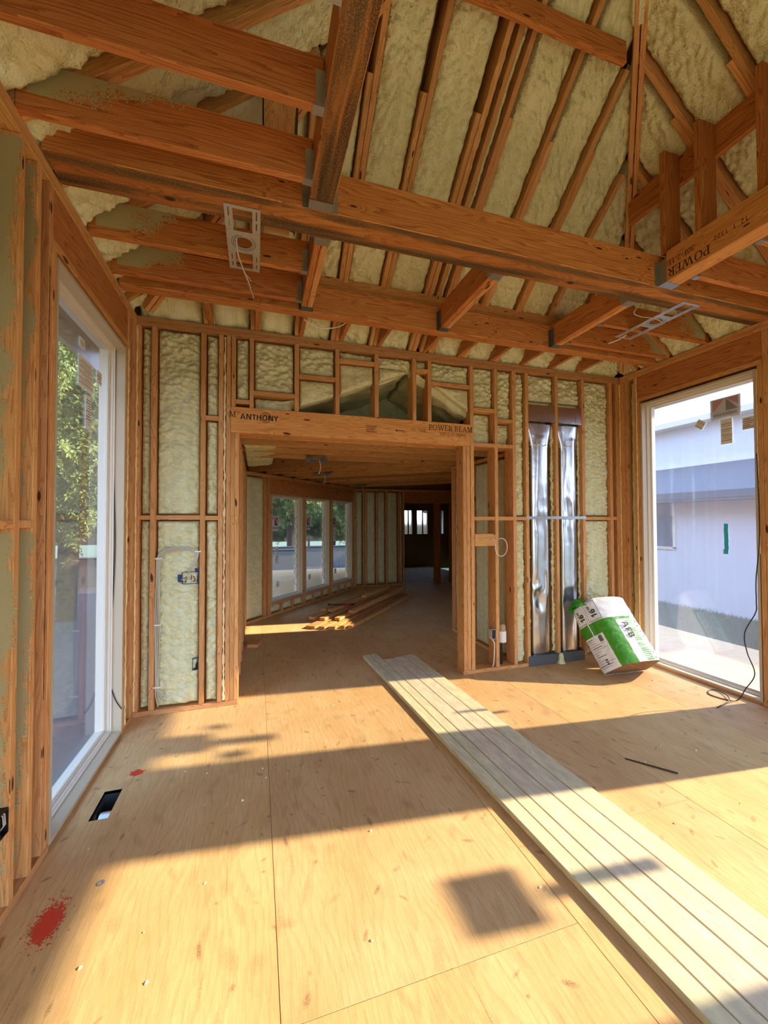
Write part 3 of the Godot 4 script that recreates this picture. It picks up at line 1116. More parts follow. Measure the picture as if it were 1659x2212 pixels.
func build_front() -> void:
	var w := struct("wall_front", "front wall behind the camera with a wide unglazed opening", "wall", Vector3(1.4, 0, ZF))
	for b in [[-1.04, -0.45, -0.1, PL], [3.35, 3.99, -0.1, PL], [-0.45, 3.35, 2.62, PL]]:
		bx(w, "sheathing", b[0], b[1], b[2], b[3], ZF, ZF + 0.12, M.sheathing, Color.WHITE, 0.001)
	var mb := Mb.new()
	var t := [Vector3(-1.04, PL, ZF), Vector3(3.99, PL, ZF), Vector3(1.475, 5.35, ZF)]
	var o := Vector3(0, 0, 0.12)
	for s in [0.0, 1.0]:
		var nn := Vector3.BACK if s else Vector3.FORWARD
		var i := [mb.vert(t[0] + o * s, nn), mb.vert(t[1] + o * s, nn), mb.vert(t[2] + o * s, nn)]
		mb.tri(i[0], i[1], i[2])
	for k in 3:
		mb.face(t[k], t[(k + 1) % 3], t[(k + 1) % 3] + o, t[k] + o, (t[k] + t[(k + 1) % 3]) / 2 - Vector3(1.475, 3.8, ZF))
	put("gable", mb.done(M.sheathing), Vector3.ZERO, w)


# ------------------------------------------------------------------ roof
func ztop(x: float) -> float:
	# where a rafter of the back slope at x meets a hip
	return D + minf(XR - x, x - XL)


func roof_point(side: int, a: float, r: float, lift := 0.0) -> Vector3:
	# side 0 back (a = x), 1 right (a = z), 2 left (a = z); r = plan distance from the wall; lift = off the rafters' undersides, outwards
	var y := PL + SL * r
	var c := 1.0 / sqrt(1.0 + SL * SL)
	if side == 0:
		return Vector3(a, y, D + r) + Vector3(0, c, -SL * c) * lift
	if side == 1:
		return Vector3(XR - r, y, a) + Vector3(SL * c, c, 0) * lift
	return Vector3(XL + r, y, a) + Vector3(-SL * c, c, 0) * lift


func rmax(side: int, a: float) -> float:
	var half := (XR - XL) / 2.0
	return minf(half, minf(XR - a, a - XL) if side == 0 else a - D)


func build_roof() -> void:
	var c := struct("ceiling", "vaulted hip roof of orange rafters with pale green spray foam between them", "ceiling", Vector3(1.4, PL, -0.6))
	var dn := 0.18
	# rafters [start, end, run of the doubled piece or 0, on which side]
	var back := [[-0.765, 0, 0], [-0.41, 0, 0], [-0.055, 0, 0], [0.30, 0, 0], [0.648, 1.25, -1], [0.995, 1.25, -1], [1.375, 1.25, -1], [1.446, 0, 0], [1.532, 1.25, 1], [1.880, 1.25, 1], [2.232, 1.25, 1], [2.588, 1.10, 0], [2.94, 0, 0], [3.29, 0, 0]]
	var right := [[-3.31, 0, 0], [-2.965, 0, 0], [-2.61, 0, 0], [-2.265, 0, 0], [-1.905, 1.255, -1], [-1.565, 1.255, -1], [-1.22, 1.255, -1], [-0.875, 0, 0], [-0.53, 0, 0], [-0.18, 0, 0], [0.17, 0, 0], [0.52, 0, 0], [0.87, 0, 0], [1.22, 0, 0], [1.57, 0, 0], [1.92, 0, 0]]
	for side in 3:
		var list: Array = back if side == 0 else right
		var ends := []
		for k in list:
			var a: float = k[0] + 0.0175
			var rm := rmax(side, a) - 0.03
			if rm < 0.12:
				continue
			var up := roof_point(side, a, 0.0, 1.0) - roof_point(side, a, 0.0)
			bar(c, "rafter", roof_point(side, a, 0.0, dn / 2), roof_point(side, a, rm, dn / 2), 0.035, dn, up, null, tone(0.74, 0.92))
			if k[1] > 0.0 and k[2] != 0:
				bar(c, "rafter_splice", roof_point(side, a + k[2] * 0.0355, -0.02, 0.09 + 0.004), roof_point(side, a + k[2] * 0.0355, k[1] + rng.randf_range(-0.02, 0.02), 0.09 + 0.004), 0.034, 0.175, up, null, tone(0.80, 1.0))
			ends.append([k[0] - (0.036 if k[2] < 0 and k[1] > 0 else 0.0), k[0] + 0.035 + (0.036 if k[2] > 0 else 0.0)])
		# foam bay by bay
		var lo := XL if side == 0 else D
		var hi := XR if side == 0 else ZF
		var at := lo
		ends.append([hi, hi])
		for e in ends:
			if e[0] - at > 0.012:
				var a0: float = at
				var a1: float = e[0]
				var r0 := maxf(0.005, rmax(side, a0)) + 0.05
				var r1 := maxf(0.005, rmax(side, a1)) + 0.05
				var nn := -(roof_point(side, 0, 0, 1.0) - roof_point(side, 0, 0))
				var fine := 0.011 if side == 0 and a0 > 0.2 else 0.015 if side == 1 and a0 < -0.9 else 0.018 if side == 2 and a0 < -1.2 else 0.06
				var deep := 0.060
				var start := -0.06
				var o := roof_point(side, a0, start, deep)
				var ap := (XL + XR) / 2.0
				if side == 0 and a0 < ap and a1 > ap:
					foam(c, o, Vector3(ap - a0, 0, 0), roof_point(side, a0, r0, deep) - o, roof_point(side, ap, rmax(0, ap) + 0.05, deep) - roof_point(side, ap, start, deep), nn, fine, 0.030, 0.034, Vector3.ONE * 1.05, 0.03)
					a0 = ap
					r0 = rmax(0, ap) + 0.05
					o = roof_point(side, a0, start, deep)
				foam(c, o, roof_point(side, a1, start, deep) - o, roof_point(side, a0, r0, deep) - o, roof_point(side, a1, r1, deep) - roof_point(side, a1, start, deep), nn, fine, 0.030, 0.034, Vector3.ONE * 1.05, 0.03)
				# foam packed in over the wall plates
				if side > 0 and a0 < -0.3 and e[0] - at > 0.06:
					var x := XL - 0.10 if side == 2 else XR + 0.10
					var into := Vector3(1, 0.0, 0) * (1.0 if side == 2 else -1.0)
					foam(c, Vector3(x, PL, a0), Vector3(0, 0, a1 - a0), Vector3(0, 0.16, 0) + into * 0.10, Vector3(0, 0.16, 0) + into * 0.10, (into + Vector3.DOWN * 0.5).normalized(), 0.015, 0.055, 0.014, Vector3.ONE * 0.8, 0.03)
				elif side == 0 and e[0] - at > 0.06:
					foam(c, Vector3(a0, PL, D - 0.10), Vector3(a1 - a0, 0, 0), Vector3(0, 0.14, 0.09), Vector3(0, 0.14, 0.09), Vector3(0, -0.4, 0.9).normalized(), 0.013, 0.045, 0.014, Vector3.ONE * 0.8, 0.025)
			at = e[1]
		# roof deck above the rafters
		var mb := Mb.new()
		var run := (XR - XL) / 2.0
		var q := []
		if side == 0:
			q = [roof_point(0, XL - 0.6, -0.37, dn + 0.02), roof_point(0, XR + 0.6, -0.37, dn + 0.02), roof_point(0, XR - run + 0.5, run + 0.3, dn + 0.02), roof_point(0, XL + run - 0.5, run + 0.3, dn + 0.02)]
		else:
			q = [roof_point(side, D - 0.6, -0.37, dn + 0.02), roof_point(side, ZF + 0.14, -0.37, dn + 0.02), roof_point(side, ZF + 0.14, run + 0.1, dn + 0.02), roof_point(side, D + run - 0.5, run + 0.1, dn + 0.02)]
		var th := (roof_point(side, 0, 0, 1.0) - roof_point(side, 0, 0)) * 0.03
		mb.face(q[0], q[1], q[2], q[3], -th)
		mb.face(q[0] + th, q[1] + th, q[2] + th, q[3] + th, th)
		for k in 4:
			mb.face(q[k], q[(k + 1) % 4], q[(k + 1) % 4] + th, q[k] + th, (q[k] + q[(k + 1) % 4]) / 2 - (q[0] + q[2]) / 2)
		put("roof_deck", mb.done(M.sheathing), Vector3.ZERO, c)
	# eaves closed between the plates and the deck
	for b in [[XL - 0.20, XL - 0.14, D - 0.2, ZF], [XR + 0.14, XR + 0.20, D - 0.2, ZF], [XL - 0.2, XR + 0.2, D - 0.2, D - 0.14]]:
		bx(c, "eave_board", b[0], b[1], PL - 0.02, PL + 0.24, b[2], b[3], M.sheathing, Color.WHITE, 0.001)
	for b in [[XL - 0.40, XL - 0.37], [XR + 0.37, XR + 0.40]]:
		bx(c, "fascia", b[0], b[1], 2.70, 2.95, D - 0.4, ZF + 0.14, M.white, Color.WHITE, 0.001)
	# hips: doubled members along the corners
	for s in [1.0, -1.0]:
		var cx := XR if s > 0 else XL
		var along := Vector3(-s, SL, 1.0)
		var side := Vector3(1.0, 0, s).normalized()
		for k in [-1.0, 1.0]:
			var a: Vector3 = Vector3(cx, PL - 0.012, D) + along * 0.03 + side * (0.034 + 0.0185 * k) + Vector3.UP * 0.09
			bar(c, "hip_rafter", a, a + along * 2.1, 0.031, 0.20, Vector3.UP, null, tone(0.86, 0.96))
		# foam coat over the upper part of the hip
		if s > 0:
			var r0 := 1.68
			for f in [[-0.038, Vector3(0, 0, 0)]]:
				var p := Vector3(cx, PL - 0.012, D) + along * r0 + side * 0.034
				var d := along * 0.7
				var dnn := Vector3(0, -1, 0) + along * (SL / along.length_squared())
				foam(c, p - side * 0.042 - Vector3.UP * 0.018, side * 0.084, d, d, dnn.normalized(), 0.01, 0.014, 0.006)
				foam(c, p - side * 0.046 - Vector3.UP * 0.03, Vector3.UP * 0.2, d, d, -side, 0.012, 0.012, 0.006)
				foam(c, p + side * 0.046 - Vector3.UP * 0.03, Vector3.UP * 0.2, d, d, side, 0.012, 0.012, 0.006)
	bx(c, "ridge_board", 1.456, 1.494, 4.86, 5.06, -1.1, ZF)


# ------------------------------------------------------------------ beams
func joist(called: String, label: String, cat: String, x0: float, x1: float, y0: float, y1: float, z0: float, z1: float, m: Material, tint: Color, group := "", under: Material = null) -> Node3D:
	var t := thing(called, label, cat, Vector3((x0 + x1) / 2, y0, (z0 + z1) / 2), group)
	bx(t, "timber", x0, x1, y0, y1, z0, z1, m, tint, 0.004, under)
	return t


func hanger(t: Node3D, x: float, y0: float, y1: float, z0: float, z1: float, s: float, m: Material = null) -> void:
	# a folded steel stirrup round a timber that runs along x and ends at x (s points along the timber)
	var mb := Mb.new()
	var th := 0.0015
	var d := 0.045
	var xa := minf(x, x + s * d)
	var xb := maxf(x, x + s * d)
	mb.box(Vector3(xa, y0 - th, z0 - th), Vector3(xb, y0, z1 + th))
	mb.box(Vector3(xa + 0.012 * (1.0 if s < 0 else 0.0), y0, z0 - th), Vector3(xb - 0.012 * (1.0 if s > 0 else 0.0), y0 + (y1 - y0) * 0.72, z0))
	mb.box(Vector3(xa + 0.012 * (1.0 if s < 0 else 0.0), y0, z1), Vector3(xb - 0.012 * (1.0 if s > 0 else 0.0), y0 + (y1 - y0) * 0.72, z1 + th))
	# flanges nailed to the carrying beam
	var xf := x
	mb.box(Vector3(xf - th / 2, y0, z0 - 0.032), Vector3(xf + th / 2, y0 + (y1 - y0) * 0.72, z0))
	mb.box(Vector3(xf - th / 2, y0, z1), Vector3(xf + th / 2, y0 + (y1 - y0) * 0.72, z1 + 0.032))
	for k in 4:
		for z in [z0 - 0.018, z1 + 0.018]:
			var y := y0 + (y1 - y0) * (0.1 + 0.16 * k)
			mb.box(Vector3(xf + s * 0.001 - 0.002, y - 0.004, z - 0.004), Vector3(xf + s * 0.001 + 0.002, y + 0.004, z + 0.004))
	put("joist_hanger", mb.done(m if m else M.hanger), Vector3.ZERO, t)


func hanger_z(t: Node3D, z: float, y0: float, y1: float, x0: float, x1: float, s: float, m: Material) -> void:
	# the same for a timber that runs along z
	var mb := Mb.new()
	var th := 0.002
	var d := 0.06
	var za := minf(z, z + s * d)
	var zb := maxf(z, z + s * d)
	mb.box(Vector3(x0 - th, y0 - th, za), Vector3(x1 + th, y0, zb))
	mb.box(Vector3(x0 - th, y0, za), Vector3(x0, y0 + (y1 - y0) * 0.8, zb))
	mb.box(Vector3(x1, y0, za), Vector3(x1 + th, y0 + (y1 - y0) * 0.8, zb))
	var fl := 0.03 if m == M.hanger else 0.012
	mb.box(Vector3(x0 - fl, y0, z - th / 2), Vector3(x0, y0 + (y1 - y0) * 0.8, z + th / 2))
	mb.box(Vector3(x1, y0, z - th / 2), Vector3(x1 + fl, y0 + (y1 - y0) * 0.8, z + th / 2))
	for k in 5:
		for x in [x0 - fl * 0.55, x1 + fl * 0.55]:
			var y := y0 + (y1 - y0) * (0.08 + 0.15 * k)
			mb.box(Vector3(x - 0.004, y - 0.004, z + s * 0.001 - 0.002), Vector3(x + 0.004, y + 0.004, z + s * 0.001 + 0.002))
	put("joist_hanger", mb.done(m), Vector3.ZERO, t)


func build_beams() -> void:
	var by := PL + 0.001
	var bt := 3.255
	var warm := Color(0.95, 0.88, 0.80)
	# the rough main beam, weathered underneath
	var mb := joist("ceiling_beam", "big rough main beam spanning wall to wall, its underside stained grey", "beam", XL, XR + 0.1, by, 3.268, -2.24, -2.042, M.beam, Color(1, 0.95, 0.86), "", M.weathered)
	# second beam, by the back wall
	joist("ceiling_beam", "long clean beam running parallel just in front of the foam-filled back wall", "beam", XL, XR + 0.1, by, bt, -3.165, -3.064, M.beam, Color(0.98, 0.94, 0.90))
	# ledgers on it that carry the rafters
	joist("ledger_board", "ledger board lying along the top of the beam near the back wall", "board", XL + 0.05, XR - 0.05, bt + 0.001, 3.295, -3.155, -3.10, M.fir, tone(0.8, 0.85))
	joist("ledger_board", "upper ledger under the rafter feet above the beam near the back wall", "board", XL + 0.3, XR - 0.3, 3.296, 3.385, -3.165, -3.13, M.fir, tone(0.8, 0.86))
	# beam that runs overhead to the camera
	var g := joist("ceiling_beam", "heavy rough timber coming towards the viewer at the top, streaked grey and orange", "beam", 0.243, 0.362, by, 3.25, -1.982, ZF, M.beam, Color(0.98, 0.92, 0.84), "", M.weathered)
	hanger_z(g, -2.041, by, 3.25, 0.243, 0.362, 1.0, M.hanger)
	# printed beam on the right
	var r := joist("ceiling_beam", "laminated beam at upper right with upside-down black lettering on its side", "beam", 2.588, 2.708, by, 3.255, -1.985, ZF, M.fir, Color(0.86, 0.74, 0.58))
	hanger_z(r, -2.041, by, 3.25, 2.588, 2.708, 1.0, M.hanger)
	# lettering upside down, reading away from the viewer
	var flip := Basis(Vector3(0, 0, -1), Vector3(0, -1, 0), Vector3(-1, 0, 0))
	text(r, "lettering", "POWER BEAM", 0.072, Vector3(2.5876, 3.100, -1.955), flip, M.ink, "Droid Serif")
	text(r, "lettering", "30F-2.1E-3000F", 0.044, Vector3(2.5876, 3.166, -1.955), flip, M.ink, "Droid Serif")
	text(r, "lettering", "12 1 1322", 0.034, Vector3(2.5876, 3.142, -1.60), flip, M.ink, "Droid Sans Mono", true)
	# joists between the left wall and the overhead timber
	var oak := Color(0.98, 0.90, 0.84)
	var lj := [[-1.18, "ceiling joist at the left, nearest the viewer and almost out of frame"], [-1.538, "topmost ceiling joist in view at upper left, clean and knotty"],
		[-1.884, "ceiling joist just in front of the main beam at left, its end white with overspray"]]
	for k in lj:
		var j := joist("ceiling_joist", k[1], "joist", XL - 0.01, 0.2415, by, 3.248, k[0] - 0.018, k[0] + 0.018, M.beam, oak * tone(0.9, 1.0), "ceiling joists left of the rough timber")
		hanger(j, 0.2415, by, 3.248, k[0] - 0.018, k[0] + 0.018, -1.0)
		if k[0] < -1.6:
			overspray(j, Vector3(XL + 0.03, by + 0.07, k[0] + 0.0181), Vector3(0.55, 0, 0), Vector3(0, 0.127, 0), Vector3.BACK, 1.0, 31)
	for k in [[-2.588, "ceiling joist behind the main beam that carries the left light bracket"], [-2.946, "ceiling joist between the bracket joist and the back beam at left"]]:
		var j := joist("ceiling_joist", k[1], "joist", XL - 0.01, 0.303, by, 3.245, k[0] - 0.018, k[0] + 0.018, M.beam, oak * tone(0.9, 1.0), "ceiling joists left of the rough timber")
		hanger(j, 0.303, by, 3.245, k[0] - 0.018, k[0] + 0.018, -1.0)
		overspray(j, Vector3(XL + 0.03, by + 0.05, k[0] + 0.0181), Vector3(0.42, 0, 0), Vector3(0, 0.145, 0), Vector3.BACK, 1.1, 33 + int(k[0] * -10))
	# doubled cross beams between the main beam and the back beam
	for k in [[0.306, "doubled cross beam at left between the two long beams"], [1.432, "doubled cross beam in the middle between the two long beams"], [2.548, "doubled cross beam at right between the two long beams"]]:
		var t := thing("cross_beam", k[1], "beam", Vector3(k[0] + 0.04, by, -2.65), "cross beams between the two long beams")
		for e in [[0.0, 0.039], [0.042, 0.081]]:
			bx(t, "timber", k[0] + e[0], k[0] + e[1], by, 3.245, -3.062, -2.242, M.beam if e[0] == 0.0 else M.fir, oak * tone(0.9, 1.0), 0.004)
		hanger_z(t, -2.2415, by, 3.245, k[0], k[0] + 0.081, -1.0, M.hanger)
		hanger_z(t, -3.0625, by, 3.245, k[0], k[0] + 0.081, 1.0, M.old_galv)
	# joists between the printed beam and the right wall
	for k in [[-1.185, 2.7095, "ceiling joist at the right, nearest the viewer"], [-1.54, 2.7095, "ceiling joist right of the printed beam, at the edge of the frame"], [-1.895, 2.7095, "ceiling joist right of the printed beam, just in front of the main beam"],
			[-2.593, 2.6305, "ceiling joist at right that carries the right light bracket"], [-2.952, 2.6305, "ceiling joist at right just in front of the back beam"]]:
		var j := joist("ceiling_joist", k[2], "joist", k[1] + 0.0005, XR + 0.1, by, 3.245, k[0] - 0.018, k[0] + 0.018, M.beam, oak * tone(0.9, 1.0), "ceiling joists at the right")
		hanger(j, k[1] + 0.0005, by, 3.245, k[0] - 0.018, k[0] + 0.018, 1.0)
		if k[0] < -2.0:
			overspray(j, Vector3(XR - 0.02, by + 0.03, k[0] + 0.0181), Vector3(-0.38, 0, 0), Vector3(0, 0.165, 0), Vector3.BACK, 1.1, 60 + int(k[0] * -10))
	# short stubs from the back wall plate to the back beam
	var n := 0
	for x in [-0.374, -0.019, 0.336, 0.684, 1.031, 1.484, 1.842, 2.194, 2.550, 2.902, 3.252]:
		var s := joist("joist_stub", "short joist stub on the back wall plate, %s from the left corner" % ["first", "second", "third", "fourth", "fifth", "sixth", "seventh", "eighth", "ninth", "tenth", "eleventh"][n], "joist", x, x + 0.035, by, by + 0.135, D - 0.05, -3.166, M.beam, tone(0.85, 1.0), "joist stubs along the back wall")
		n += 1
	# purlins that hold the rafters up
	joist("roof_purlin", "purlin board crossing under the rafters, high up, ending at the hip", "board", -0.2, 2.15, 4.268, 4.402, -1.905, -1.870, M.beam, Color(1, 0.92, 0.84))
	var p := joist("roof_purlin", "level purlin board at upper right carried on short posts", "board", 2.742, 2.778, 3.755, 3.958, -2.40, 1.6, M.beam, Color(0.92, 0.84, 0.76))
	for k in [[-2.012, "short post at the inner end of the printed beam, under the purlin"], [-1.785, "short post standing on the printed beam, second from its inner end"], [-1.455, "short post on the printed beam at the right edge of the frame"], [-1.1, "short post on the printed beam, out of frame"]]:
		var t := thing("strut_post", k[1], "post", Vector3(2.67, 3.256, k[0]), "posts under the level purlin")
		bx(t, "timber", 2.598, 2.741, 3.256, 3.957, k[0] - 0.018, k[0] + 0.018, M.beam, Color(0.82, 0.74, 0.66))
	# the broad pale plank behind the main beam
	var v := thing("timber_post", "broad upright plank with pale wavy grain and dark bark edges behind the joists", "post", Vector3(0.11, by, -2.27))
	var pb := Mb.new()
	var py := [3.06, 3.35, 3.62, 3.9, 4.15, 4.42]
	var pw := [[0.03, 0.165], [0.029, 0.178], [0.029, 0.190], [0.026, 0.206], [0.026, 0.226], [0.024, 0.240]]
	for k in 5:
		var l0 := Vector3(pw[k][0], py[k], 0)
		var r0 := Vector3(pw[k][1], py[k], 0)
		var l1 := Vector3(pw[k + 1][0], py[k + 1], 0)
		var r1 := Vector3(pw[k + 1][1], py[k + 1], 0)
		var zf := Vector3(0, 0, -2.252)
		var zk := Vector3(0, 0, -2.290)
		pb.quad(l0 + zf, r0 + zf, r1 + zf, l1 + zf, Vector3.BACK, Vector2(py[k] / 2.4, 0.1), Vector2(py[k] / 2.4, 0.1 + (pw[k][1] - 0.03) / 0.36), Vector2(py[k + 1] / 2.4, 0.1 + (pw[k + 1][1] - 0.03) / 0.36), Vector2(py[k + 1] / 2.4, 0.1))
		pb.quad(l0 + zk, r0 + zk, r1 + zk, l1 + zk, Vector3.FORWARD)
	put("timber", pb.done(M.fir), Vector3.ZERO, v)
	for e in 2:
		var eb := Mb.new()
		for k in 5:
			var w0 := 0.012 + 0.006 * ((k * 7 + e * 3) % 4)
			var w1 := 0.012 + 0.006 * (((k + 1) * 7 + e * 3) % 4)
			var a := Vector3(pw[k][e], py[k], -2.252)
			var b := Vector3(pw[k + 1][e], py[k + 1], -2.252)
			var s := 1.0 if e == 1 else -1.0
			var wid := 1.0 if e == 1 else 0.35
			eb.face(a, b, b + Vector3(s * w1 * wid, 0, -0.010), a + Vector3(s * w0 * wid, 0, -0.010), Vector3(s * 0.3, 0, 1))
			eb.face(a + Vector3(s * w0 * wid, 0, -0.010), b + Vector3(s * w1 * wid, 0, -0.010), b + Vector3(s * w1 * wid * 0.8, 0, -0.038), a + Vector3(s * w0 * wid * 0.8, 0, -0.038), Vector3(s, 0, 0))
		put("bark_edge", eb.done(M.bark), Vector3.ZERO, v)


# ------------------------------------------------------------------ rooms beyond the passage
func far_joist(x0: Vector3, x1: Vector3, parent: Node3D, t := 0.0) -> void:
	bar(parent, "joist", x0 + Vector3(0, 0.085, 0), x1 + Vector3(0, 0.085, 0), 0.036, 0.165, Vector3.UP, M.fir, tone(0.62, 1.0) if t == 0.0 else Color(t, t * 0.97, t * 0.92))


func build_far_room() -> void:
	var u := Vector3(0.647, 0, -0.762).normalized()
	var n := Vector3(0.762, 0, 0.647).normalized()
	var a0 := Vector3(-0.157, 0, -6.10)
	var up := Vector3.UP
	# passage, left side
	var p := struct("wall_passage_left", "short foam-filled wall running back from the left side of the passage", "wall", Vector3(-0.14, 0, -4.9))
	bx(p, "sheathing", -0.285, -0.30, -0.1, 2.42, D - 0.14, -6.2, M.sheathing, Color.WHITE, 0.001)
	for z in [-3.68, -4.05, -4.42, -4.79, -5.16, -5.53, -5.9, -6.08]:
		bx(p, "stud", -0.14, -0.28, 0.037, 2.15, z, z - 0.036)
	bx(p, "bottom_plate", -0.14, -0.28, 0.0, 0.036, D - 0.142, -6.12)
	bx(p, "top_plate", -0.14, -0.28, 2.152, 2.19, D - 0.142, -6.12)
	for z in [-3.716, -4.086, -4.456, -4.826, -5.196, -5.566]:
		foam(p, Vector3(-0.18, 0.04, z), Vector3(0, 0, -0.334), up * 2.11, up * 2.11, Vector3.RIGHT, 0.03, 0.025, 0.01)
	# angled wall with three windows, built in its own axes: x along the wall, z into the room
	var w := struct("wall_far_angled", "angled wall of the room beyond, framed round three tall windows", "wall")
	for s in [[0.0, 0.036], [0.425, 0.461], [0.505, 0.541], [0.545, 0.578], [1.433, 1.468], [1.476, 1.511], [2.340, 2.376], [2.412, 2.448], [3.292, 3.328], [3.334, 3.388]]:
		bx(w, "stud", s[0], s[1], 0.037, 2.14 if s[0] < 0.52 or s[0] > 3.3 else 1.893, 0, -0.13)
	bx(w, "header", 0.543, 3.332, 1.895, 2.139, -0.003, -0.12, M.beam, tone(0.88, 1.0))
	bx(w, "header_plate", 0.58, 3.29, 1.888, 1.895, 0.001, -0.12)
	bx(w, "top_plate", -0.1, 3.45, 2.14, 2.19, 0, -0.13)
	bx(w, "bottom_plate", 0.0, 3.39, 0.0, 0.036, 0, -0.13)
	for k in [[0.58, 1.43], [1.513, 2.338], [2.45, 3.29]]:
		bx(w, "sill_plate", k[0], k[1], 0.172, 0.208, 0.001, -0.13)
		for s in [k[0] + 0.26, k[0] + 0.56]:
			bx(w, "cripple_stud", s, s + 0.036, 0.037, 0.171, 0, -0.13)
		for s in [[k[0], k[0] + 0.26], [k[0] + 0.296, k[0] + 0.56], [k[0] + 0.596, k[1]]]:
			foam(w, Vector3(s[0], 0.037, -0.05), Vector3(s[1] - s[0], 0, 0), up * 0.134, up * 0.134, Vector3.BACK, 0.02, 0.03, 0.01)
		bx(w, "sheathing", k[0], k[1], -0.1, 0.21, -0.132, -0.15, M.sheathing, Color.WHITE, 0.001)
	foam(w, Vector3(0.036, 0.04, -0.045), Vector3(0.389, 0, 0), up * 2.1, up * 2.1, Vector3.BACK, 0.018, 0.025, 0.010)
	for k in [[-0.15, 0.58], [1.43, 1.515], [2.337, 2.449], [3.289, 3.5]]:
		bx(w, "sheathing", k[0], k[1], -0.1, 2.42, -0.132, -0.15, M.sheathing, Color.WHITE, 0.001)
	bx(w, "sheathing", 0.5, 3.4, 1.89, 2.42, -0.132, -0.15, M.sheathing, Color.WHITE, 0.001)
	var t45 := Transform3D(Basis(u, up, n), a0)
	w.transform = t45
	var tw := Transform3D(Basis(n, up, -u), a0)
	var names := ["nearest of the three tall windows in the far angled wall", "middle of the three tall windows in the far angled wall", "farthest of the three tall windows in the far angled wall"]
	var k3 := [[0.585, 1.428], [1.515, 2.335], [2.452, 3.288]]
	for k in 3:
		var s: Array = k3[k]
		var win := side_window("window_%d" % (k + 4), names[k], -1.0, 0.0, -s[1], -s[0], 0.212, 1.886, M.glass)
		var l: float = s[1] - s[0]
		logo_sticker(win, Vector3(-0.112, 1.43, -s[0] - l * 0.24), Basis(Vector3.BACK, up, Vector3.LEFT), 0.24, 0.24)
		sticker(win, -0.102, 0.78 + 0.14 * k, 1.06 + 0.14 * k, -s[0] - l * 0.31 - 0.03, -s[0] - l * 0.31 + 0.05, "tall printed label on the pane", -1.0, 7, 40 + k)
		sticker(win, -0.102, 0.40, 0.50, -s[0] - l * 0.33 - 0.04, -s[0] - l * 0.33 + 0.04, "small square label low on the pane", -1.0, 3, 50 + k)
		win.transform = tw * win.transform
		# loose blind cord zig-zagging beside the pane
		var pts := []
		for j in 15:
			pts.append(tw * Vector3(-0.045, 1.55 - j * 0.085, -s[1] + 0.15 + (0.05 if j % 2 else -0.03)))
		var mb := Mb.new()
		mb.tube(pts, 0.0035, 6)
		var c := put("cord", mb.done(M.cable_black), Vector3.ZERO)
		tag(c, "thin zig-zag wire hanging beside the %s window of the far room" % ["nearest", "middle", "farthest"][k], "cord", "wires at the far windows")
	# far back wall with a dark doorway
	var b := struct("wall_far_back", "far end wall of studs and foam with a dark doorway in it", "wall", Vector3(3.2, 0, -8.8))
	var zb := -8.8
	for x in [2.06, 2.255, 2.30, 2.56, 2.79, 3.09, 3.205]:
		bx(b, "stud", x, x + 0.037, 0.037, 2.14, zb, zb - 0.13)
	for x in [[2.097, 2.255], [2.337, 2.56], [2.597, 2.79], [2.827, 3.09], [3.127, 3.205]]:
		foam(b, Vector3(x[0], 0.04, zb - 0.04), Vector3(x[1] - x[0], 0, 0), up * 2.1, up * 2.1, Vector3.BACK, 0.025, 0.025, 0.010)
	bx(b, "header", 3.24, 6.3, 1.88, 2.14, zb, zb - 0.12, M.beam, tone(0.88, 1.0))
	bx(b, "door_post", 4.02, 4.15, 0.0, 1.88, zb, zb - 0.12, M.beam, tone(0.88, 1.0))
	bx(b, "door_post", 4.42, 6.3, 0.0, 1.88, zb, zb - 0.12, M.beam, tone(0.88, 1.0))
	bx(b, "top_plate", 2.0, 6.3, 2.141, 2.19, zb, zb - 0.13)
	bx(b, "bottom_plate", 2.0, 3.245, 0.0, 0.036, zb, zb - 0.13)
	bx(b, "sheathing", 1.95, 3.245, -0.1, 2.42, zb - 0.132, zb - 0.15, M.sheathing, Color.WHITE, 0.001)
	# unlit room behind it with three bright windows
	var d := struct("wall_far_dark", "unfinished room beyond the far doorway with three bright windows", "wall", Vector3(4.5, 0, -12.3))
	for k in [[2.9, 4.54, -0.1, 2.42], [4.80, 4.97, -0.1, 2.42], [5.34, 5.68, -0.1, 2.42], [5.92, 6.4, -0.1, 2.42], [4.54, 4.80, -0.1, 1.04], [4.97, 5.34, -0.1, 1.04], [5.68, 5.92, -0.1, 1.04], [4.54, 4.80, 1.80, 2.42], [4.97, 5.34, 1.80, 2.42], [5.68, 5.92, 1.80, 2.42]]:
		bx(d, "wall_panel", k[0], k[1], k[2], k[3], -12.3, -12.4, M.sheathing, Color.WHITE, 0.001)
	for x in [4.66, 5.16, 5.82]:
		bx(d, "mullion", x, x + 0.035, 1.04, 1.80, -12.32, -12.36, M.dark, Color.WHITE, 0.002)
	bx(d, "wall_panel", 2.9, 3.0, -0.1, 2.42, -8.96, -12.3, M.sheathing, Color.WHITE, 0.001)
	bx(d, "wall_panel", 6.3, 6.4, -0.1, 2.42, -7.0, -12.3, M.sheathing, Color.WHITE, 0.001)
	# wall seen between the open studs on the right
	var c := struct("wall_closet", "green foam-filled wall seen through the open studs right of the passage", "wall", Vector3(2.5, 0, -4.3))
	for z in [-3.68, -4.02, -4.36, -4.70, -4.875, -4.915]:
		bx(c, "stud", 2.50, 2.64, 0.037, 2.15, z, z - 0.036)
	for z in [[-3.716, -4.02], [-4.056, -4.36], [-4.396, -4.70], [-4.736, -4.875]]:
		foam(c, Vector3(2.535, 0.04, z[1]), Vector3(0, 0, z[0] - z[1]), up * 2.11, up * 2.11, Vector3.LEFT, 0.018, 0.028, 0.010)
	bx(c, "bottom_plate", 2.50, 2.64, 0.0, 0.036, D - 0.142, -4.96)
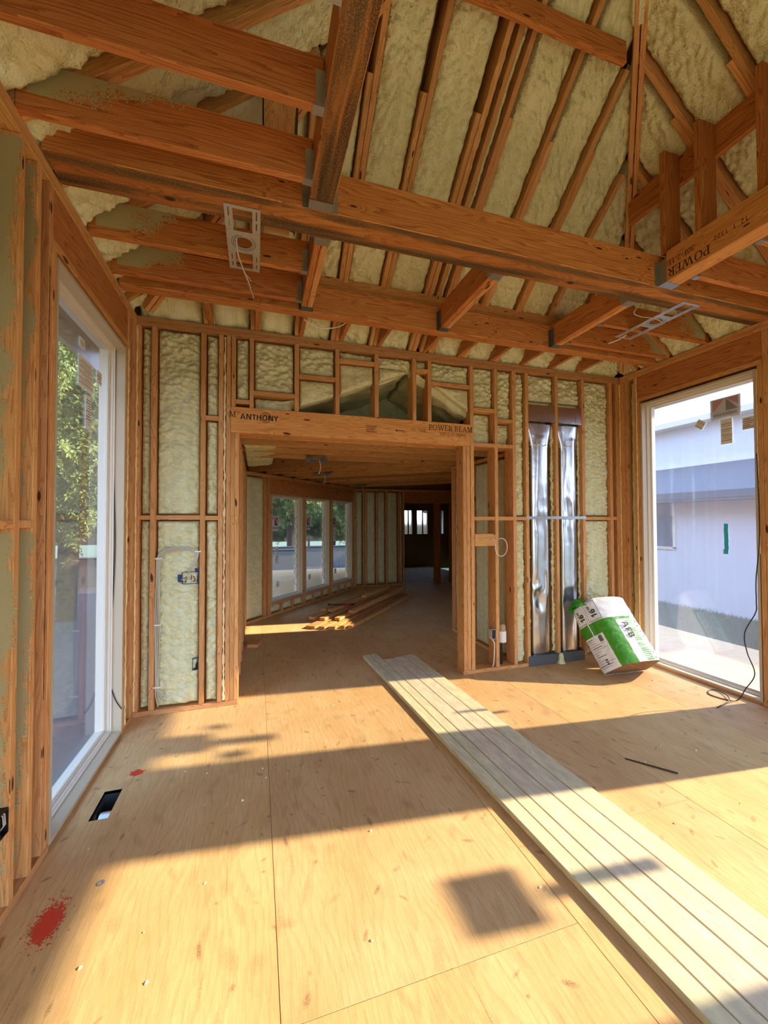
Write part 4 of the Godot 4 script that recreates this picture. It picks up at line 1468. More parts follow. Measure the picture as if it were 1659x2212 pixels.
	bx(c, "top_plate", 2.50, 2.64, 2.152, 2.19, D - 0.142, -4.96)
	bx(c, "sheathing", 2.642, 2.66, -0.1, 2.42, D - 0.142, -4.96, M.sheathing, Color.WHITE, 0.001)
	# right side of the far room, mostly out of sight, with the opening that lets the sun patch in
	var r := struct("wall_far_right", "right side wall of the room beyond with a high window opening", "wall", Vector3(3.9, 0, -6.0))
	bx(r, "sheathing", 2.645, 3.99, -0.1, 2.42, -4.86, -4.97, M.sheathing, Color.WHITE, 0.001)
	for k in [[-0.1, 2.42, -4.97, -5.18], [-0.1, 2.42, -5.61, -7.0], [-0.1, 1.48, -5.18, -5.61], [2.31, 2.42, -5.18, -5.61]]:
		bx(r, "sheathing", 3.83, 3.96, k[0], k[1], k[2], k[3], M.sheathing, Color.WHITE, 0.001)
	bx(r, "sheathing", 3.83, 6.4, -0.1, 2.42, -6.9, -7.0, M.sheathing, Color.WHITE, 0.001)
	# ceiling of the lower rooms
	var e := struct("ceiling_far", "low ceiling of closely spaced joists in the room beyond", "ceiling", Vector3(2, 2.19, -6))
	bx(e, "deck", -0.3, 6.4, 2.362, 2.385, -6.9, -12.4, M.sheathing, Color(0.9, 0.85, 0.8), 0.001)
	bx(e, "deck", -0.3, 3.96, 2.362, 2.385, D - 0.143, -6.9, M.sheathing, Color(0.9, 0.85, 0.8), 0.001)
	for z in [-3.70, -4.04, -4.42, -4.80]:
		far_joist(Vector3(-0.2, 2.191, z), Vector3(2.64 if z > -4.7 else 3.8, 2.191, z), e, 1.0 if int(z * -10) % 2 else 0.84)
	for k in 9:
		var s := 0.16 + 0.385 * k
		var q := a0 + u * s
		var t := minf((-4.84 - q.z) / n.z, (3.8 - q.x) / n.x)
		far_joist(Vector3(q.x, 2.191, q.z) - n * 0.08, Vector3(q.x, 2.191, q.z) + n * t, e)
	for k in 9:
		far_joist(Vector3(3.0, 2.191, -9.2 - k * 0.36), Vector3(6.3, 2.191, -9.2 - k * 0.36), e)
	for k in [[-4.8, 0.6], [-5.6, 0.5]]:
		foam(e, Vector3(-0.14, 2.20, k[0]), Vector3(0.35, 0.05, 0), Vector3(0, 0.02, k[1]), Vector3(0, 0.02, k[1]), Vector3.DOWN, 0.02, 0.03, 0.012)


# ------------------------------------------------------------------ outside
func tree(at: Vector3, h: float, r: float, n: int, seed_: int, label: String, hue: Color) -> void:
	var t := thing("tree", label, "tree", at, "trees outside the left windows")
	var mb := Mb.new()
	var rr := RandomNumberGenerator.new()
	rr.seed = seed_
	mb.tube([Vector3(0, 0, 0), Vector3(0.05, h * 0.25, 0.03), Vector3(-0.04, h * 0.5, 0.0), Vector3(0.02, h * 0.8, 0.02)], 0.09 + h * 0.012, 9)
	for k in 7:
		var a := rr.randf() * TAU
		var y := h * rr.randf_range(0.25, 0.7)
		mb.tube([Vector3(0, y, 0), Vector3(cos(a) * r * 0.4, y + h * 0.1, sin(a) * r * 0.4), Vector3(cos(a) * r * 0.8, y + h * 0.16, sin(a) * r * 0.8)], 0.03, 6)
	var tr := MeshInstance3D.new()
	tr.name = "trunk"
	tr.mesh = mb.done(M.bark)
	t.add_child(tr, true)
	# one leaf spray: five pointed leaves
	var lf := Mb.new()
	for k in 5:
		var a := TAU * k / 5.0
		var d := Vector3(cos(a), 0.25 * (k % 2), sin(a))
		var s := d.cross(Vector3.UP).normalized() * 0.016
		var nn := s.cross(d).normalized()
		lf.quad(d * 0.01, d * 0.04 + s, d * 0.085, d * 0.04 - s, nn)
	var lm := lf.done(M.leaf)
	var mm := MultiMesh.new()
	mm.transform_format = MultiMesh.TRANSFORM_3D
	mm.use_colors = true
	mm.mesh = lm
	mm.instance_count = n
	for k in n:
		var d := Vector3(rr.randfn(), rr.randfn(), rr.randfn()).normalized()
		var c := Vector3(0, h * 0.58, 0)
		var lump := 0.75 + 0.35 * soft.get_noise_3dv(d * 0.5 + at)
		var p := c + Vector3(d.x * r, d.y * h * 0.46, d.z * r) * lump * pow(rr.randf(), 0.35)
		var b := Basis.from_euler(Vector3(rr.randf() * TAU, rr.randf() * TAU, rr.randf() * TAU)).scaled(Vector3.ONE * rr.randf_range(0.8, 1.7))
		mm.set_instance_transform(k, Transform3D(b, p))
		var g := rr.randf_range(0.7, 1.15)
		mm.set_instance_color(k, Color(hue.r * g, hue.g * g, hue.b * g))
	var mi := MultiMeshInstance3D.new()
	mi.name = "foliage"
	mi.multimesh = mm
	mi.set_meta("kind", "stuff")
	t.add_child(mi, true)


func build_outside() -> void:
	var g := struct("ground_outside", "yard of patchy lawn and driveway around the house", "ground", Vector3(0, -0.5, 0))
	bx(g, "yard", -40, 40, -0.7, -0.5, -40, 30, M.straw, Color.WHITE, 0.001)
	bx(g, "driveway", -14, -1.3, -0.499, -0.47, -12.7, 4.0, M.asphalt, Color.WHITE, 0.001)
	bx(g, "driveway", -14, 7.0, -0.499, -0.47, -24, -12.72, M.asphalt, Color.WHITE, 0.001)
	# lawn in front of the neighbouring house: tufts of blades
	var rr := RandomNumberGenerator.new()
	rr.seed = 77
	var bl := Mb.new()
	for k in 7:
		var a := TAU * k / 7.0
		var o := Vector3(cos(a), 0, sin(a)) * 0.012
		var tip := o * rr.randf_range(2.5, 4.5) + Vector3.UP * rr.randf_range(0.03, 0.06)
		var s := Vector3(-sin(a), 0, cos(a)) * 0.004
		var i0 := bl.vert(o - s, Vector3(cos(a), 0.4, sin(a)).normalized())
		var i1 := bl.vert(o + s, Vector3(cos(a), 0.4, sin(a)).normalized())
		var i2 := bl.vert(tip, Vector3(cos(a), 0.4, sin(a)).normalized())
		bl.tri(i0, i1, i2)
	var mm := MultiMesh.new()
	mm.transform_format = MultiMesh.TRANSFORM_3D
	mm.use_colors = true
	mm.mesh = bl.done(M.grass)
	mm.instance_count = 30000
	for k in 30000:
		var p := Vector3(rr.randf_range(4.1, 9.5), -0.5, rr.randf_range(-9.0, -1.0))
		var sc := rr.randf_range(1.2, 2.6)
		mm.set_instance_transform(k, Transform3D(Basis(Vector3.UP, rr.randf() * TAU).scaled(Vector3.ONE * sc), p))
		var dry := clampf(0.5 + soft.get_noise_3dv(p * 0.25) * 1.4, 0, 1)
		mm.set_instance_color(k, Color(0.75, 0.9, 0.55).lerp(Color(1.6, 1.1, 0.9), dry))
	var mi := MultiMeshInstance3D.new()
	mi.name = "lawn"
	mi.multimesh = mm
	mi.set_meta("kind", "stuff")
	mi.set_meta("label", "patchy short lawn outside the right window")
	mi.set_meta("category", "lawn")
	add_child(mi)
	# neighbouring house: stucco wall, low eave, roof and a second gable behind
	var h := thing("house", "pale stucco house with low eave and shingle roof outside the right window", "house", Vector3(10.5, -0.5, -6.0))
	var x := 9.0
	var mb := Mb.new()
	mb.box(Vector3(x, -0.5, -20.0), Vector3(x + 0.2, 2.1, -7.52))
	mb.box(Vector3(x, -0.5, -6.82), Vector3(x + 0.2, 2.1, 2.0))
	mb.box(Vector3(x, -0.5, -7.52), Vector3(x + 0.2, 0.86, -6.82))
	mb.box(Vector3(x, 1.88, -7.52), Vector3(x + 0.2, 2.1, -6.82))
	put("wall", mb.done(M.stucco), Vector3.ZERO, h)
	var fr := Mb.new()
	for k in [[-7.56, -7.50, 0.82, 1.92], [-6.84, -6.78, 0.82, 1.92]]:
		fr.box(Vector3(x - 0.03, k[2], k[0]), Vector3(x, k[3], k[1]))
	fr.box(Vector3(x - 0.03, 0.80, -7.56), Vector3(x, 0.86, -6.78))
	fr.box(Vector3(x - 0.03, 1.86, -7.56), Vector3(x, 1.92, -6.78))
	var wn := put("window", fr.done(M.white), Vector3.ZERO, h)
	var pn := Mb.new()
	pn.box(Vector3(x + 0.05, 0.86, -7.5), Vector3(x + 0.06, 1.88, -6.84))
	var pane := MeshInstance3D.new()
	pane.name = "pane"
	pane.mesh = pn.done(plain(Color(0.22, 0.28, 0.34), 0.1))
	pane.position = -world_of(wn)
	wn.add_child(pane, true)
	var rf := Mb.new()
	rf.face(Vector3(x - 0.55, 2.0, -20), Vector3(x - 0.55, 2.0, 2.4), Vector3(x + 2.4, 2.95, 2.4), Vector3(x + 2.4, 2.95, -20), Vector3(-0.3, 1, 0))
	rf.face(Vector3(x - 0.55, 1.95, -20), Vector3(x - 0.55, 1.95, 2.4), Vector3(x + 2.4, 2.90, 2.4), Vector3(x + 2.4, 2.90, -20), Vector3(0.3, -1, 0))
	rf.box(Vector3(x - 0.60, 1.90, -20), Vector3(x - 0.55, 2.04, 2.4))
	put("roof", rf.done(M.shingle), Vector3.ZERO, h)
	var sf := Mb.new()
	sf.box(Vector3(x - 0.55, 1.86, -20), Vector3(x, 1.90, 2.4))
	put("soffit", sf.done(M.soffit), Vector3.ZERO, h)
	var gb := Mb.new()
	gb.box(Vector3(x + 2.6, 2.0, -20.0), Vector3(x + 2.8, 4.1, -3.0))
	put("upper_wall", gb.done(M.stucco), Vector3.ZERO, h)
	var g2 := Mb.new()
	g2.box(Vector3(x + 2.2, 4.1, -20.0), Vector3(x + 3.2, 4.25, -2.6))
	put("gutter", g2.done(M.white), Vector3.ZERO, h)
	# trees
	var green := Color(0.10, 0.17, 0.035)
	var lime := Color(0.20, 0.26, 0.05)
	tree(Vector3(-4.4, -0.5, -6.0), 7.0, 2.1, 26000, 1, "leafy green tree close outside the left window", green)
	tree(Vector3(-3.6, -0.5, -9.6), 7.0, 2.2, 24000, 2, "bright lime tree outside the left window, farther back", lime)
	tree(Vector3(-8.0, -0.5, -8.5), 10.0, 3.2, 26000, 3, "tall tree behind the others outside the left window", green)
	tree(Vector3(-5.2, -0.5, -3.2), 7.5, 2.0, 24000, 4, "tree outside the left window, level with the window's near edge", lime)
	tree(Vector3(-7.5, -0.5, -13.0), 11.0, 3.4, 26000, 8, "tallest dark tree at the far corner of the driveway", green)
	tree(Vector3(-2.8, -0.5, -16.0), 7.5, 2.8, 26000, 5, "dark green tree across the driveway, seen in the far windows", green)
	tree(Vector3(1.5, -0.5, -19.5), 8.0, 3.0, 26000, 6, "lime green tree across the driveway, seen in the far windows", lime)
	tree(Vector3(-11.5, -0.5, -5.5), 10.0, 3.6, 26000, 7, "broad tree on the far side of the driveway at left", green)
	tree(Vector3(-3.5, -0.5, -23.5), 3.2, 2.8, 16000, 11, "low round bush at the far edge of the driveway, left", green)
	tree(Vector3(0.6, -0.5, -25.0), 3.6, 3.0, 16000, 12, "low round bush at the far edge of the driveway, middle", green)
	tree(Vector3(4.6, -0.5, -25.5), 3.4, 3.0, 16000, 13, "low round bush at the far edge of the driveway, right", green)
	tree(Vector3(-6.6, -0.5, -6.4), 3.4, 2.2, 16000, 14, "bushy shrub beside the driveway outside the left window", green)
	tree(Vector3(-9.0, -0.5, -1.5), 9.0, 3.2, 24000, 15, "tall tree to the left of the others outside the left window", green)
	tree(Vector3(5.2, -0.5, -21.0), 8.0, 3.0, 24000, 9, "rounded tree at the right end of the driveway, seen in the farthest window", lime)
	for k in 3:
		var at: Vector3 = [Vector3(-3.2, -0.5, -14.2), Vector3(-0.8, -0.5, -16.0), Vector3(2.2, -0.5, -17.6)][k]
		var b := thing("garden_wall", ["grey low wall across the driveway", "grey low wall beyond the driveway in the middle", "grey low wall beyond the driveway at right"][k], "wall", at)
		bx(b, "wall_body", at.x - 2.4, at.x + 2.4, -0.5, 0.35, at.z - 0.1, at.z + 0.1, M.block, Color.WHITE, 0.01)
		bx(b, "coping", at.x - 2.45, at.x + 2.45, 0.351, 0.40, at.z - 0.14, at.z + 0.14, M.asphalt, Color.WHITE, 0.01)


# ------------------------------------------------------------------ sheet metal ducts in the back wall
func build_ducts() -> void:
	var dn := FastNoiseLite.new()
	dn.noise_type = FastNoiseLite.TYPE_SIMPLEX_SMOOTH
	dn.frequency = 4.0
	dn.fractal_octaves = 2
	for k in 2:
		dn.seed = 5 + k * 7
		var x0: float = [2.645, 3.010][k]
		var x1: float = [2.966, 3.309][k]
		var cx: float = [2.803, 3.166][k]
		var hw: float = [0.106, 0.102][k]
		var t := thing("air_duct", ["left one of two flattened sheet-metal ducts standing between the wall studs", "right one of two flattened sheet-metal ducts standing between the wall studs"][k], "duct", Vector3(cx, 0.05, D - 0.05), "sheet-metal ducts in the back wall")
		var nu := 28
		var nv := 130
		var mb := Mb.new()
		var y0 := 0.105
		var y1 := 2.47
		for b in nv + 1:
			var y := lerpf(y0, y1, float(b) / nv)
			var wide := smoothstep(2.20, 2.47, y)
			for a in nu + 1:
				var th := PI * a / nu
				var sx := -cos(th)
				var px := signf(sx) * pow(absf(sx), 0.55)
				var pz := pow(sin(th), 0.26)
				var x := lerpf(cx + px * hw, lerpf(x0, x1, (px + 1) / 2), wide)
				var dent := dn.get_noise_3d(x * 1.6, y * 0.16, k) * 0.010 * sin(th)
				var kink := smoothstep(0.35, 0.0, absf(y - 1.55)) * 0.5 + smoothstep(0.4, 0.0, absf(y - 0.75)) * (1.0 if k == 0 else 0.3)
				dent += absf(dn.get_noise_3d(x * 0.9 + y * 0.4, y * 0.5 - x * 0.6, 3.0 + k)) * 0.030 * sin(th) * kink
				var z := D - 0.105 + pz * 0.078 - dent * (0.5 if wide > 0.5 else 1.0)
				mb.vert(Vector3(x, y, z), Vector3.BACK, Vector2(a, b))
		for b in nv + 1:
			for a in nu + 1:
				var i := b * (nu + 1) + a
				var dx := mb.v[b * (nu + 1) + mini(a + 1, nu)] - mb.v[b * (nu + 1) + maxi(a - 1, 0)]
				var dy := mb.v[mini(b + 1, nv) * (nu + 1) + a] - mb.v[maxi(b - 1, 0) * (nu + 1) + a]
				mb.n[i] = dx.cross(dy).normalized()
		for b in nv:
			for a in nu:
				var i := b * (nu + 1) + a
				mb.tri(i, i + 1, i + nu + 2)
				mb.tri(i, i + nu + 2, i + nu + 1)
		put("duct_body", mb.done(M.sheet), Vector3.ZERO, t)
		# square head with a folded lip
		var hb := Mb.new()
		hb.box(Vector3(x0, 2.488, D - 0.10), Vector3(x1, 2.49, D - 0.004))
		hb.box(Vector3(x0, 2.49, D - 0.006), Vector3(x1, 2.66, D - 0.004))
		hb.face(Vector3(x0, 2.66, D - 0.004), Vector3(x1, 2.66, D - 0.004), Vector3(x1, 2.688, D - 0.030), Vector3(x0, 2.688, D - 0.030), Vector3(0, 0.5, 1))
		hb.box(Vector3(x0, 2.688, D - 0.11), Vector3(x1, 2.69, D - 0.030))
		hb.box(Vector3(x1 - 0.075, 2.49, D - 0.004), Vector3(x1 - 0.069, 2.68, D - 0.001))
		put("duct_head", hb.done(M.sheet), Vector3.ZERO, t)
		var jb := Mb.new()
		var pts := []
		for a in 15:
			var f := a / 14.0
			pts.append(Vector3(lerpf(cx - hw * 1.05, cx + hw * 1.05, f), 2.25 + 0.008 * sin(f * 17.0), D - 0.024 - 0.03 * pow(absf(f * 2 - 1), 3.0)))
		jb.tube(pts, 0.006, 6)
		put("seam", jb.done(M.cable_white), Vector3.ZERO, t)
	var pan := thing("base_pan", "low dull galvanised plate across the foot of the two ducts", "plate", Vector3(2.96, 0.0, D + 0.01))
	var pb := Mb.new()
	pb.box(Vector3(2.612, 0.001, D + 0.001), Vector3(3.31, 0.100, D + 0.004))
	pb.box(Vector3(2.612, 0.098, D - 0.05), Vector3(3.31, 0.101, D + 0.004))
	put("plate", pb.done(M.old_galv), Vector3.ZERO, pan)
	var db := Mb.new()
	db.lathe([Vector2(0.0, 0.0), Vector2(0.045, 0.004), Vector2(0.03, 0.03), Vector2(0.026, 0.08), Vector2(0.018, 0.105), Vector2(0.0, 0.11)], Vector3(2.99, 0.001, D + 0.02), 12)
	put("foam_drip", db.done(M.foam), Vector3.ZERO, pan)
	var st := Mb.new()
	st.box(Vector3(2.600, 1.483, D + 0.0015), Vector3(3.352, 1.512, D + 0.003))
	for x in [2.622, 2.628, 2.985, 3.331]:
		st.box(Vector3(x, 1.494, D + 0.003), Vector3(x + 0.006, 1.500, D + 0.005))
	tag(put("metal_strap", st.done(M.hanger), Vector3.ZERO), "flat steel strap nailed level across the two ducts", "strap")
	# loose foam lips beside the ducts
	for k in [[2.655, 0.02], [2.955, 0.02], [3.02, 0.016], [3.30, 0.016]]:
		bead($wall_back, Vector3(k[0], 0.12, D - 0.05), Vector3(k[0], 2.46, D - 0.05), k[1], int(k[0] * 100), M.foam)


# ------------------------------------------------------------------ boxes, cables, cords
func open_box(t: Node3D, lo: Vector3, hi: Vector3, m: Material, open_axis := 2) -> void:
	# an electrical box open towards +z (or +x for open_axis 0)
	var mb := Mb.new()
	var w := 0.003
	if open_axis == 2:
		mb.box(lo, Vector3(lo.x + w, hi.y, hi.z))
		mb.box(Vector3(hi.x - w, lo.y, lo.z), hi)
		mb.box(lo, Vector3(hi.x, lo.y + w, hi.z))
		mb.box(Vector3(lo.x, hi.y - w, lo.z), hi)
		mb.box(lo, Vector3(hi.x, hi.y, lo.z + w))
	else:
		mb.box(lo, Vector3(hi.x, hi.y, lo.z + w))
		mb.box(Vector3(lo.x, lo.y, hi.z - w), hi)
		mb.box(lo, Vector3(hi.x, lo.y + w, hi.z))
		mb.box(Vector3(lo.x, hi.y - w, lo.z), hi)
		mb.box(lo, Vector3(lo.x + w, hi.y, hi.z))
	put("box_shell", mb.done(m), Vector3.ZERO, t)


func build_boxes_and_cables() -> void:
	# blue gang box on the back wall
	var t := thing("junction_box", "blue plastic gang box full of wire ends set in the foam", "box", Vector3(-0.49, 0.98, D - 0.03))
	open_box(t, Vector3(-0.556, 0.980, D - 0.07), Vector3(-0.432, 1.074, D - 0.004), M.blue_box)
	var lug := Mb.new()
	lug.box(Vector3(-0.588, 0.995, D - 0.05), Vector3(-0.556, 1.052, D - 0.022))
	put("mounting_ear", lug.done(M.blue_box), Vector3.ZERO, t)
	var lug2 := Mb.new()
	lug2.box(Vector3(-0.47, 1.074, D - 0.05), Vector3(-0.432, 1.10, D - 0.02))
	put("mounting_ear", lug2.done(M.blue_box), Vector3.ZERO, t)
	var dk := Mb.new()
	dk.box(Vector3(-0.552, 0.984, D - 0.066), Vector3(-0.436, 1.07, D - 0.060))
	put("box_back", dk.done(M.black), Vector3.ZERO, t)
	var r := RandomNumberGenerator.new()
	r.seed = 12
	for k in 9:
		var mb := Mb.new()
		var x := -0.545 + k * 0.0125
		mb.tube([Vector3(x, 1.068, D - 0.055), Vector3(x + r.randf_range(-0.01, 0.01), 1.04, D - 0.030), Vector3(x + r.randf_range(-0.015, 0.015), 1.01, D - 0.02), Vector3(x + r.randf_range(-0.01, 0.01), 0.99, D - 0.03)], 0.0028, 6)
		put("wire", mb.done([M.cable_black, M.copper, M.cable_black, M.cable][k % 4]), Vector3.ZERO, t)
	# outlet box lower down
	var o := thing("outlet_box", "small dark outlet box low on the back wall beside a stud", "box", Vector3(-0.45, 0.307, D - 0.03))
	open_box(o, Vector3(-0.478, 0.305, D - 0.06), Vector3(-0.431, 0.397, D - 0.004), M.old_galv)
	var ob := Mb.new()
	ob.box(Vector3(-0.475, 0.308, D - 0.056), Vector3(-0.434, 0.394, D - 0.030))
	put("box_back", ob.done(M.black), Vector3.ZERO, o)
	# box at the left edge of the frame
	var e := thing("outlet_box", "dark outlet box with two white wires on the left wall at the frame's edge", "box", Vector3(XL, 0.31, -1.87))
	open_box(e, Vector3(XL - 0.06, 0.315, -1.894), Vector3(XL - 0.001, 0.405, -1.84), M.black, 0)
	for k in 2:
		var mb := Mb.new()
		mb.tube([Vector3(XL - 0.05, 0.40, -1.87 - k * 0.012), Vector3(XL - 0.01, 0.385, -1.874 - k * 0.012), Vector3(XL - 0.006, 0.35, -1.872 - k * 0.010), Vector3(XL - 0.02, 0.33, -1.876 - k * 0.008)], 0.003, 6)
		put("wire", mb.done(M.cable), Vector3.ZERO, e)
	# switch box on the free stud at the right of the passage
	var s := thing("outlet_box", "pale metal box with dark blue inside on the free-standing stud", "box", Vector3(2.22, 0.31, D - 0.03))
	open_box(s, Vector3(2.190, 0.312, D - 0.062), Vector3(2.242, 0.405, D + 0.002), M.liner)
	var sb := Mb.new()
	sb.box(Vector3(2.194, 0.316, D - 0.056), Vector3(2.239, 0.401, D - 0.012))
	put("box_back", sb.done(plain(Color(0.05, 0.09, 0.2), 0.5)), Vector3.ZERO, s)
	var wb := Mb.new()
	wb.tube([Vector3(2.187, 0.325, D - 0.02), Vector3(2.205, 0.295, D + 0.012), Vector3(2.213, 0.27, D + 0.014), Vector3(2.211, 0.18, D + 0.012), Vector3(2.208, 0.10, D + 0.01), Vector3(2.206, 0.042, D - 0.01)], 0.0045, 8)
	tag(put("cable", wb.done(M.cable_white), Vector3.ZERO), "short white cable hanging from the box on the free-standing stud", "cable")
	# round drain fitting between the studs
	var c := thing("pipe_fitting", "beige capped pipe fitting with white collar between the open studs", "pipe", Vector3(2.345, 0.04, D - 0.06))
	var cb := Mb.new()
	cb.lathe([Vector2(0.0, 0.258), Vector2(0.040, 0.258), Vector2(0.043, 0.262), Vector2(0.043, 0.362), Vector2(0.040, 0.368), Vector2(0.0, 0.368)], Vector3(2.345, 0, D - 0.06), 28)
	put("collar", cb.done(M.cable_white), Vector3.ZERO, c)
	var cap := Mb.new()
	cap.lathe([Vector2(0.036, 0.368), Vector2(0.037, 0.40), Vector2(0.033, 0.425), Vector2(0.022, 0.438), Vector2(0.0, 0.442)], Vector3(2.345, 0, D - 0.06), 28)
	put("cap", cap.done(plain(Color(0.68, 0.58, 0.42), 0.6)), Vector3.ZERO, c)
	var leg := Mb.new()
	leg.tube([Vector3(2.325, 0.258, D - 0.06), Vector3(2.325, 0.038, D - 0.06)], 0.007, 8)
	leg.tube([Vector3(2.35, 0.258, D - 0.07), Vector3(2.35, 0.038, D - 0.07)], 0.007, 8)
	put("pipe", leg.done(M.cable_black), Vector3.ZERO, c)
	# looped wire at the backing board
	var lp := []
	for k in 25:
		var a := PI * 0.80 + k * TAU * 0.92 / 24.0
		lp.append(Vector3(2.292 + cos(a) * 0.075, 1.208 + sin(a) * 0.088, D + 0.018 - 0.025 * (0.5 + 0.5 * cos(a))+ 0.02))
	lp.push_front(Vector3(2.205, 1.298, D + 0.0))
	var lb := Mb.new()
	lb.tube(lp, 0.0035, 7)
	tag(put("cable", lb.done(M.cable_white), Vector3.ZERO), "thin white wire looped out of the backing board between the open studs", "cable")
	# bundle of house cables down the back wall bay
	var runs := 4
	for k in runs:
		var x := -0.736 + k * 0.0085
		var pts := []
		pts.append(Vector3(x + 0.02 + k * 0.012, 0.055 + 0.02 * k, D - 0.012))
		pts.append(Vector3(x + 0.004 + k * 0.004, 0.15, D - 0.006))
		for y in [0.21, 0.35, 0.5, 0.68, 0.85, 1.0, 1.12]:
			pts.append(Vector3(x + 0.003 * sin(y * 7.0 + k), y, D - 0.004 - 0.002 * (k % 2)))
		var arc := [Vector3(-0.728, 1.19, 0), Vector3(-0.70, 1.235, 0), Vector3(-0.65, 1.262, 0), Vector3(-0.58, 1.272, 0), Vector3(-0.51, 1.268, 0), Vector3(-0.46, 1.252, 0), Vector3(-0.44, 1.228, 0), Vector3(-0.443, 1.19, 0), Vector3(-0.46, 1.14, 0), Vector3(-0.50, 1.10, 0), Vector3(-0.51 + 0.015 * k, 1.075, 0)]
		for q: Vector3 in arc:
			var mid := Vector3(-0.585, 1.08, 0)
			var inw := (mid - q).normalized() * (k * 0.0095 if q.y > 1.12 else 0.0)
			pts.append(q + inw + Vector3(0, 0, D - 0.004 - 0.002 * k))
		var mb := Mb.new()
		mb.tube(smooth(pts), 0.0046, 8)
		tag(put("cable", mb.done(M.cable), Vector3.ZERO), "grey-white house cable of the bundle stapled up the stud and arching to the blue box", "cable", "cables in the back wall bay")
	var sl := ["at the upper left of the arch", "half-way down the stud", "near the floor", "at the right end of the arch"]
	for e2 in 4:
		var q: Vector3 = [Vector3(-0.722, 1.185, D), Vector3(-0.722, 0.677, D), Vector3(-0.722, 0.205, D), Vector3(-0.445, 1.232, D)][e2]
		var mb := Mb.new()
		mb.box(q + Vector3(-0.022, -0.005, -0.002), q + Vector3(0.026, 0.005, 0.003))
		tag(put("cable_staple", mb.done(M.cable_white), Vector3.ZERO), "white plastic staple holding the cable bundle, " + sl[e2], "staple", "staples on the cable bundle")
	# dark cord down the far jamb of the left window
	var lc := []
	for q in [Vector3(-3.092, 2.615, 0), Vector3(-3.084, 2.3, 0), Vector3(-3.082, 1.794, 0), Vector3(-3.119, 1.291, 0), Vector3(-3.069, 0.799, 0), Vector3(-3.026, 0.508, 0), Vector3(-3.142, 0.303, 0), Vector3(-3.30, 0.156, 0)]:
		var k: float = 3.222 / absf(q.x)
		lc.append(Vector3(-0.9 * k, 1.47 + (q.y - 1.47) * k, -3.222))
	var lm := Mb.new()
	lm.tube(smooth(lc), 0.0032, 8)
	tag(put("cord", lm.done(M.cable_black), Vector3.ZERO), "thin dark cord hanging down the white jamb of the left window", "cord")
	# black cord by the right window, trailing on the floor
	var rc := [Vector3(3.80, 2.0, -2.198), Vector3(3.80, 1.371, -2.19), Vector3(3.795, 1.0, -2.218), Vector3(3.79, 0.818, -2.217), Vector3(3.79, 0.731, -2.224), Vector3(3.79, 0.551, -2.303), Vector3(3.79, 0.4, -2.289), Vector3(3.79, 0.243, -2.239), Vector3(3.79, 0.097, -2.306), Vector3(3.742, 0.006, -2.332), Vector3(3.664, 0.005, -2.357), Vector3(3.632, 0.005, -2.45), Vector3(3.662, 0.005, -2.51), Vector3(3.75, 0.006, -2.54), Vector3(3.77, 0.011, -2.47), Vector3(3.677, 0.013, -2.353), Vector3(3.56, 0.005, -2.32), Vector3(3.437, 0.005, -2.29)]
	var rm := Mb.new()
	rm.tube(smooth(rc), 0.004, 8)
	tag(put("cord", rm.done(M.cable_black), Vector3.ZERO), "black cord hanging beside the right window and curling on the floor", "cord")
	# white wire looping under the back beam
	var bw := Mb.new()
	bw.tube(smooth([Vector3(0.34, 3.06, -3.20), Vector3(0.40, 3.03, -3.22), Vector3(0.50, 3.02, -3.24), Vector3(0.62, 3.04, -3.22), Vector3(0.68, 3.07, -3.20)]), 0.004, 7)
	tag(put("cable", bw.done(M.cable_white), Vector3.ZERO), "white wire sagging between the back beam and the wall plate", "cable")


func smooth(pts: Array) -> Array:
	var c := Curve3D.new()
	for k in pts.size():
		var a: Vector3 = pts[maxi(k - 1, 0)]
		var b: Vector3 = pts[mini(k + 1, pts.size() - 1)]
		var t := (b - a) / 6.0
		c.add_point(pts[k], -t, t)
	c.bake_interval = 0.012
	return Array(c.get_baked_points())


# ------------------------------------------------------------------ long pale boards on the floor
func build_boards() -> void:
	var list := [
		[1.202, 1.279, 0.046, -4.26, "leftmost long pale siding board on the floor, its edge casting a dark shadow"],
		[1.282, 1.360, 0.046, -4.27, "second long pale siding board from the left, narrow"],
		[1.364, 1.486, 0.046, -4.07, "middle long pale siding board, starting right of the dark gap"],
		[1.490, 1.608, 0.046, -4.10, "fourth long pale siding board from the left"],
		[1.611, 1.728, 0.046, -4.13, "rightmost long pale siding board on the floor"]]
	for k in list:
		var w: float = k[1] - k[0]
		var d := Vector3(k[2], 0, 1).normalized()
		var z1 := 0.6
		var l: float = (z1 - k[3]) / d.z
		var cx: float = (k[0] + k[1]) / 2.0
		var a := Vector3(cx + k[2] * (k[3] + 1.83), 0.016, k[3])
		var b := a + d * l
		var o := bar(null, "siding_board", a, b, w - 0.001, 0.030, Vector3.UP, M.siding, tone(0.95, 1.0))
		tag(o, k[4], "board", "long pale boards on the floor")


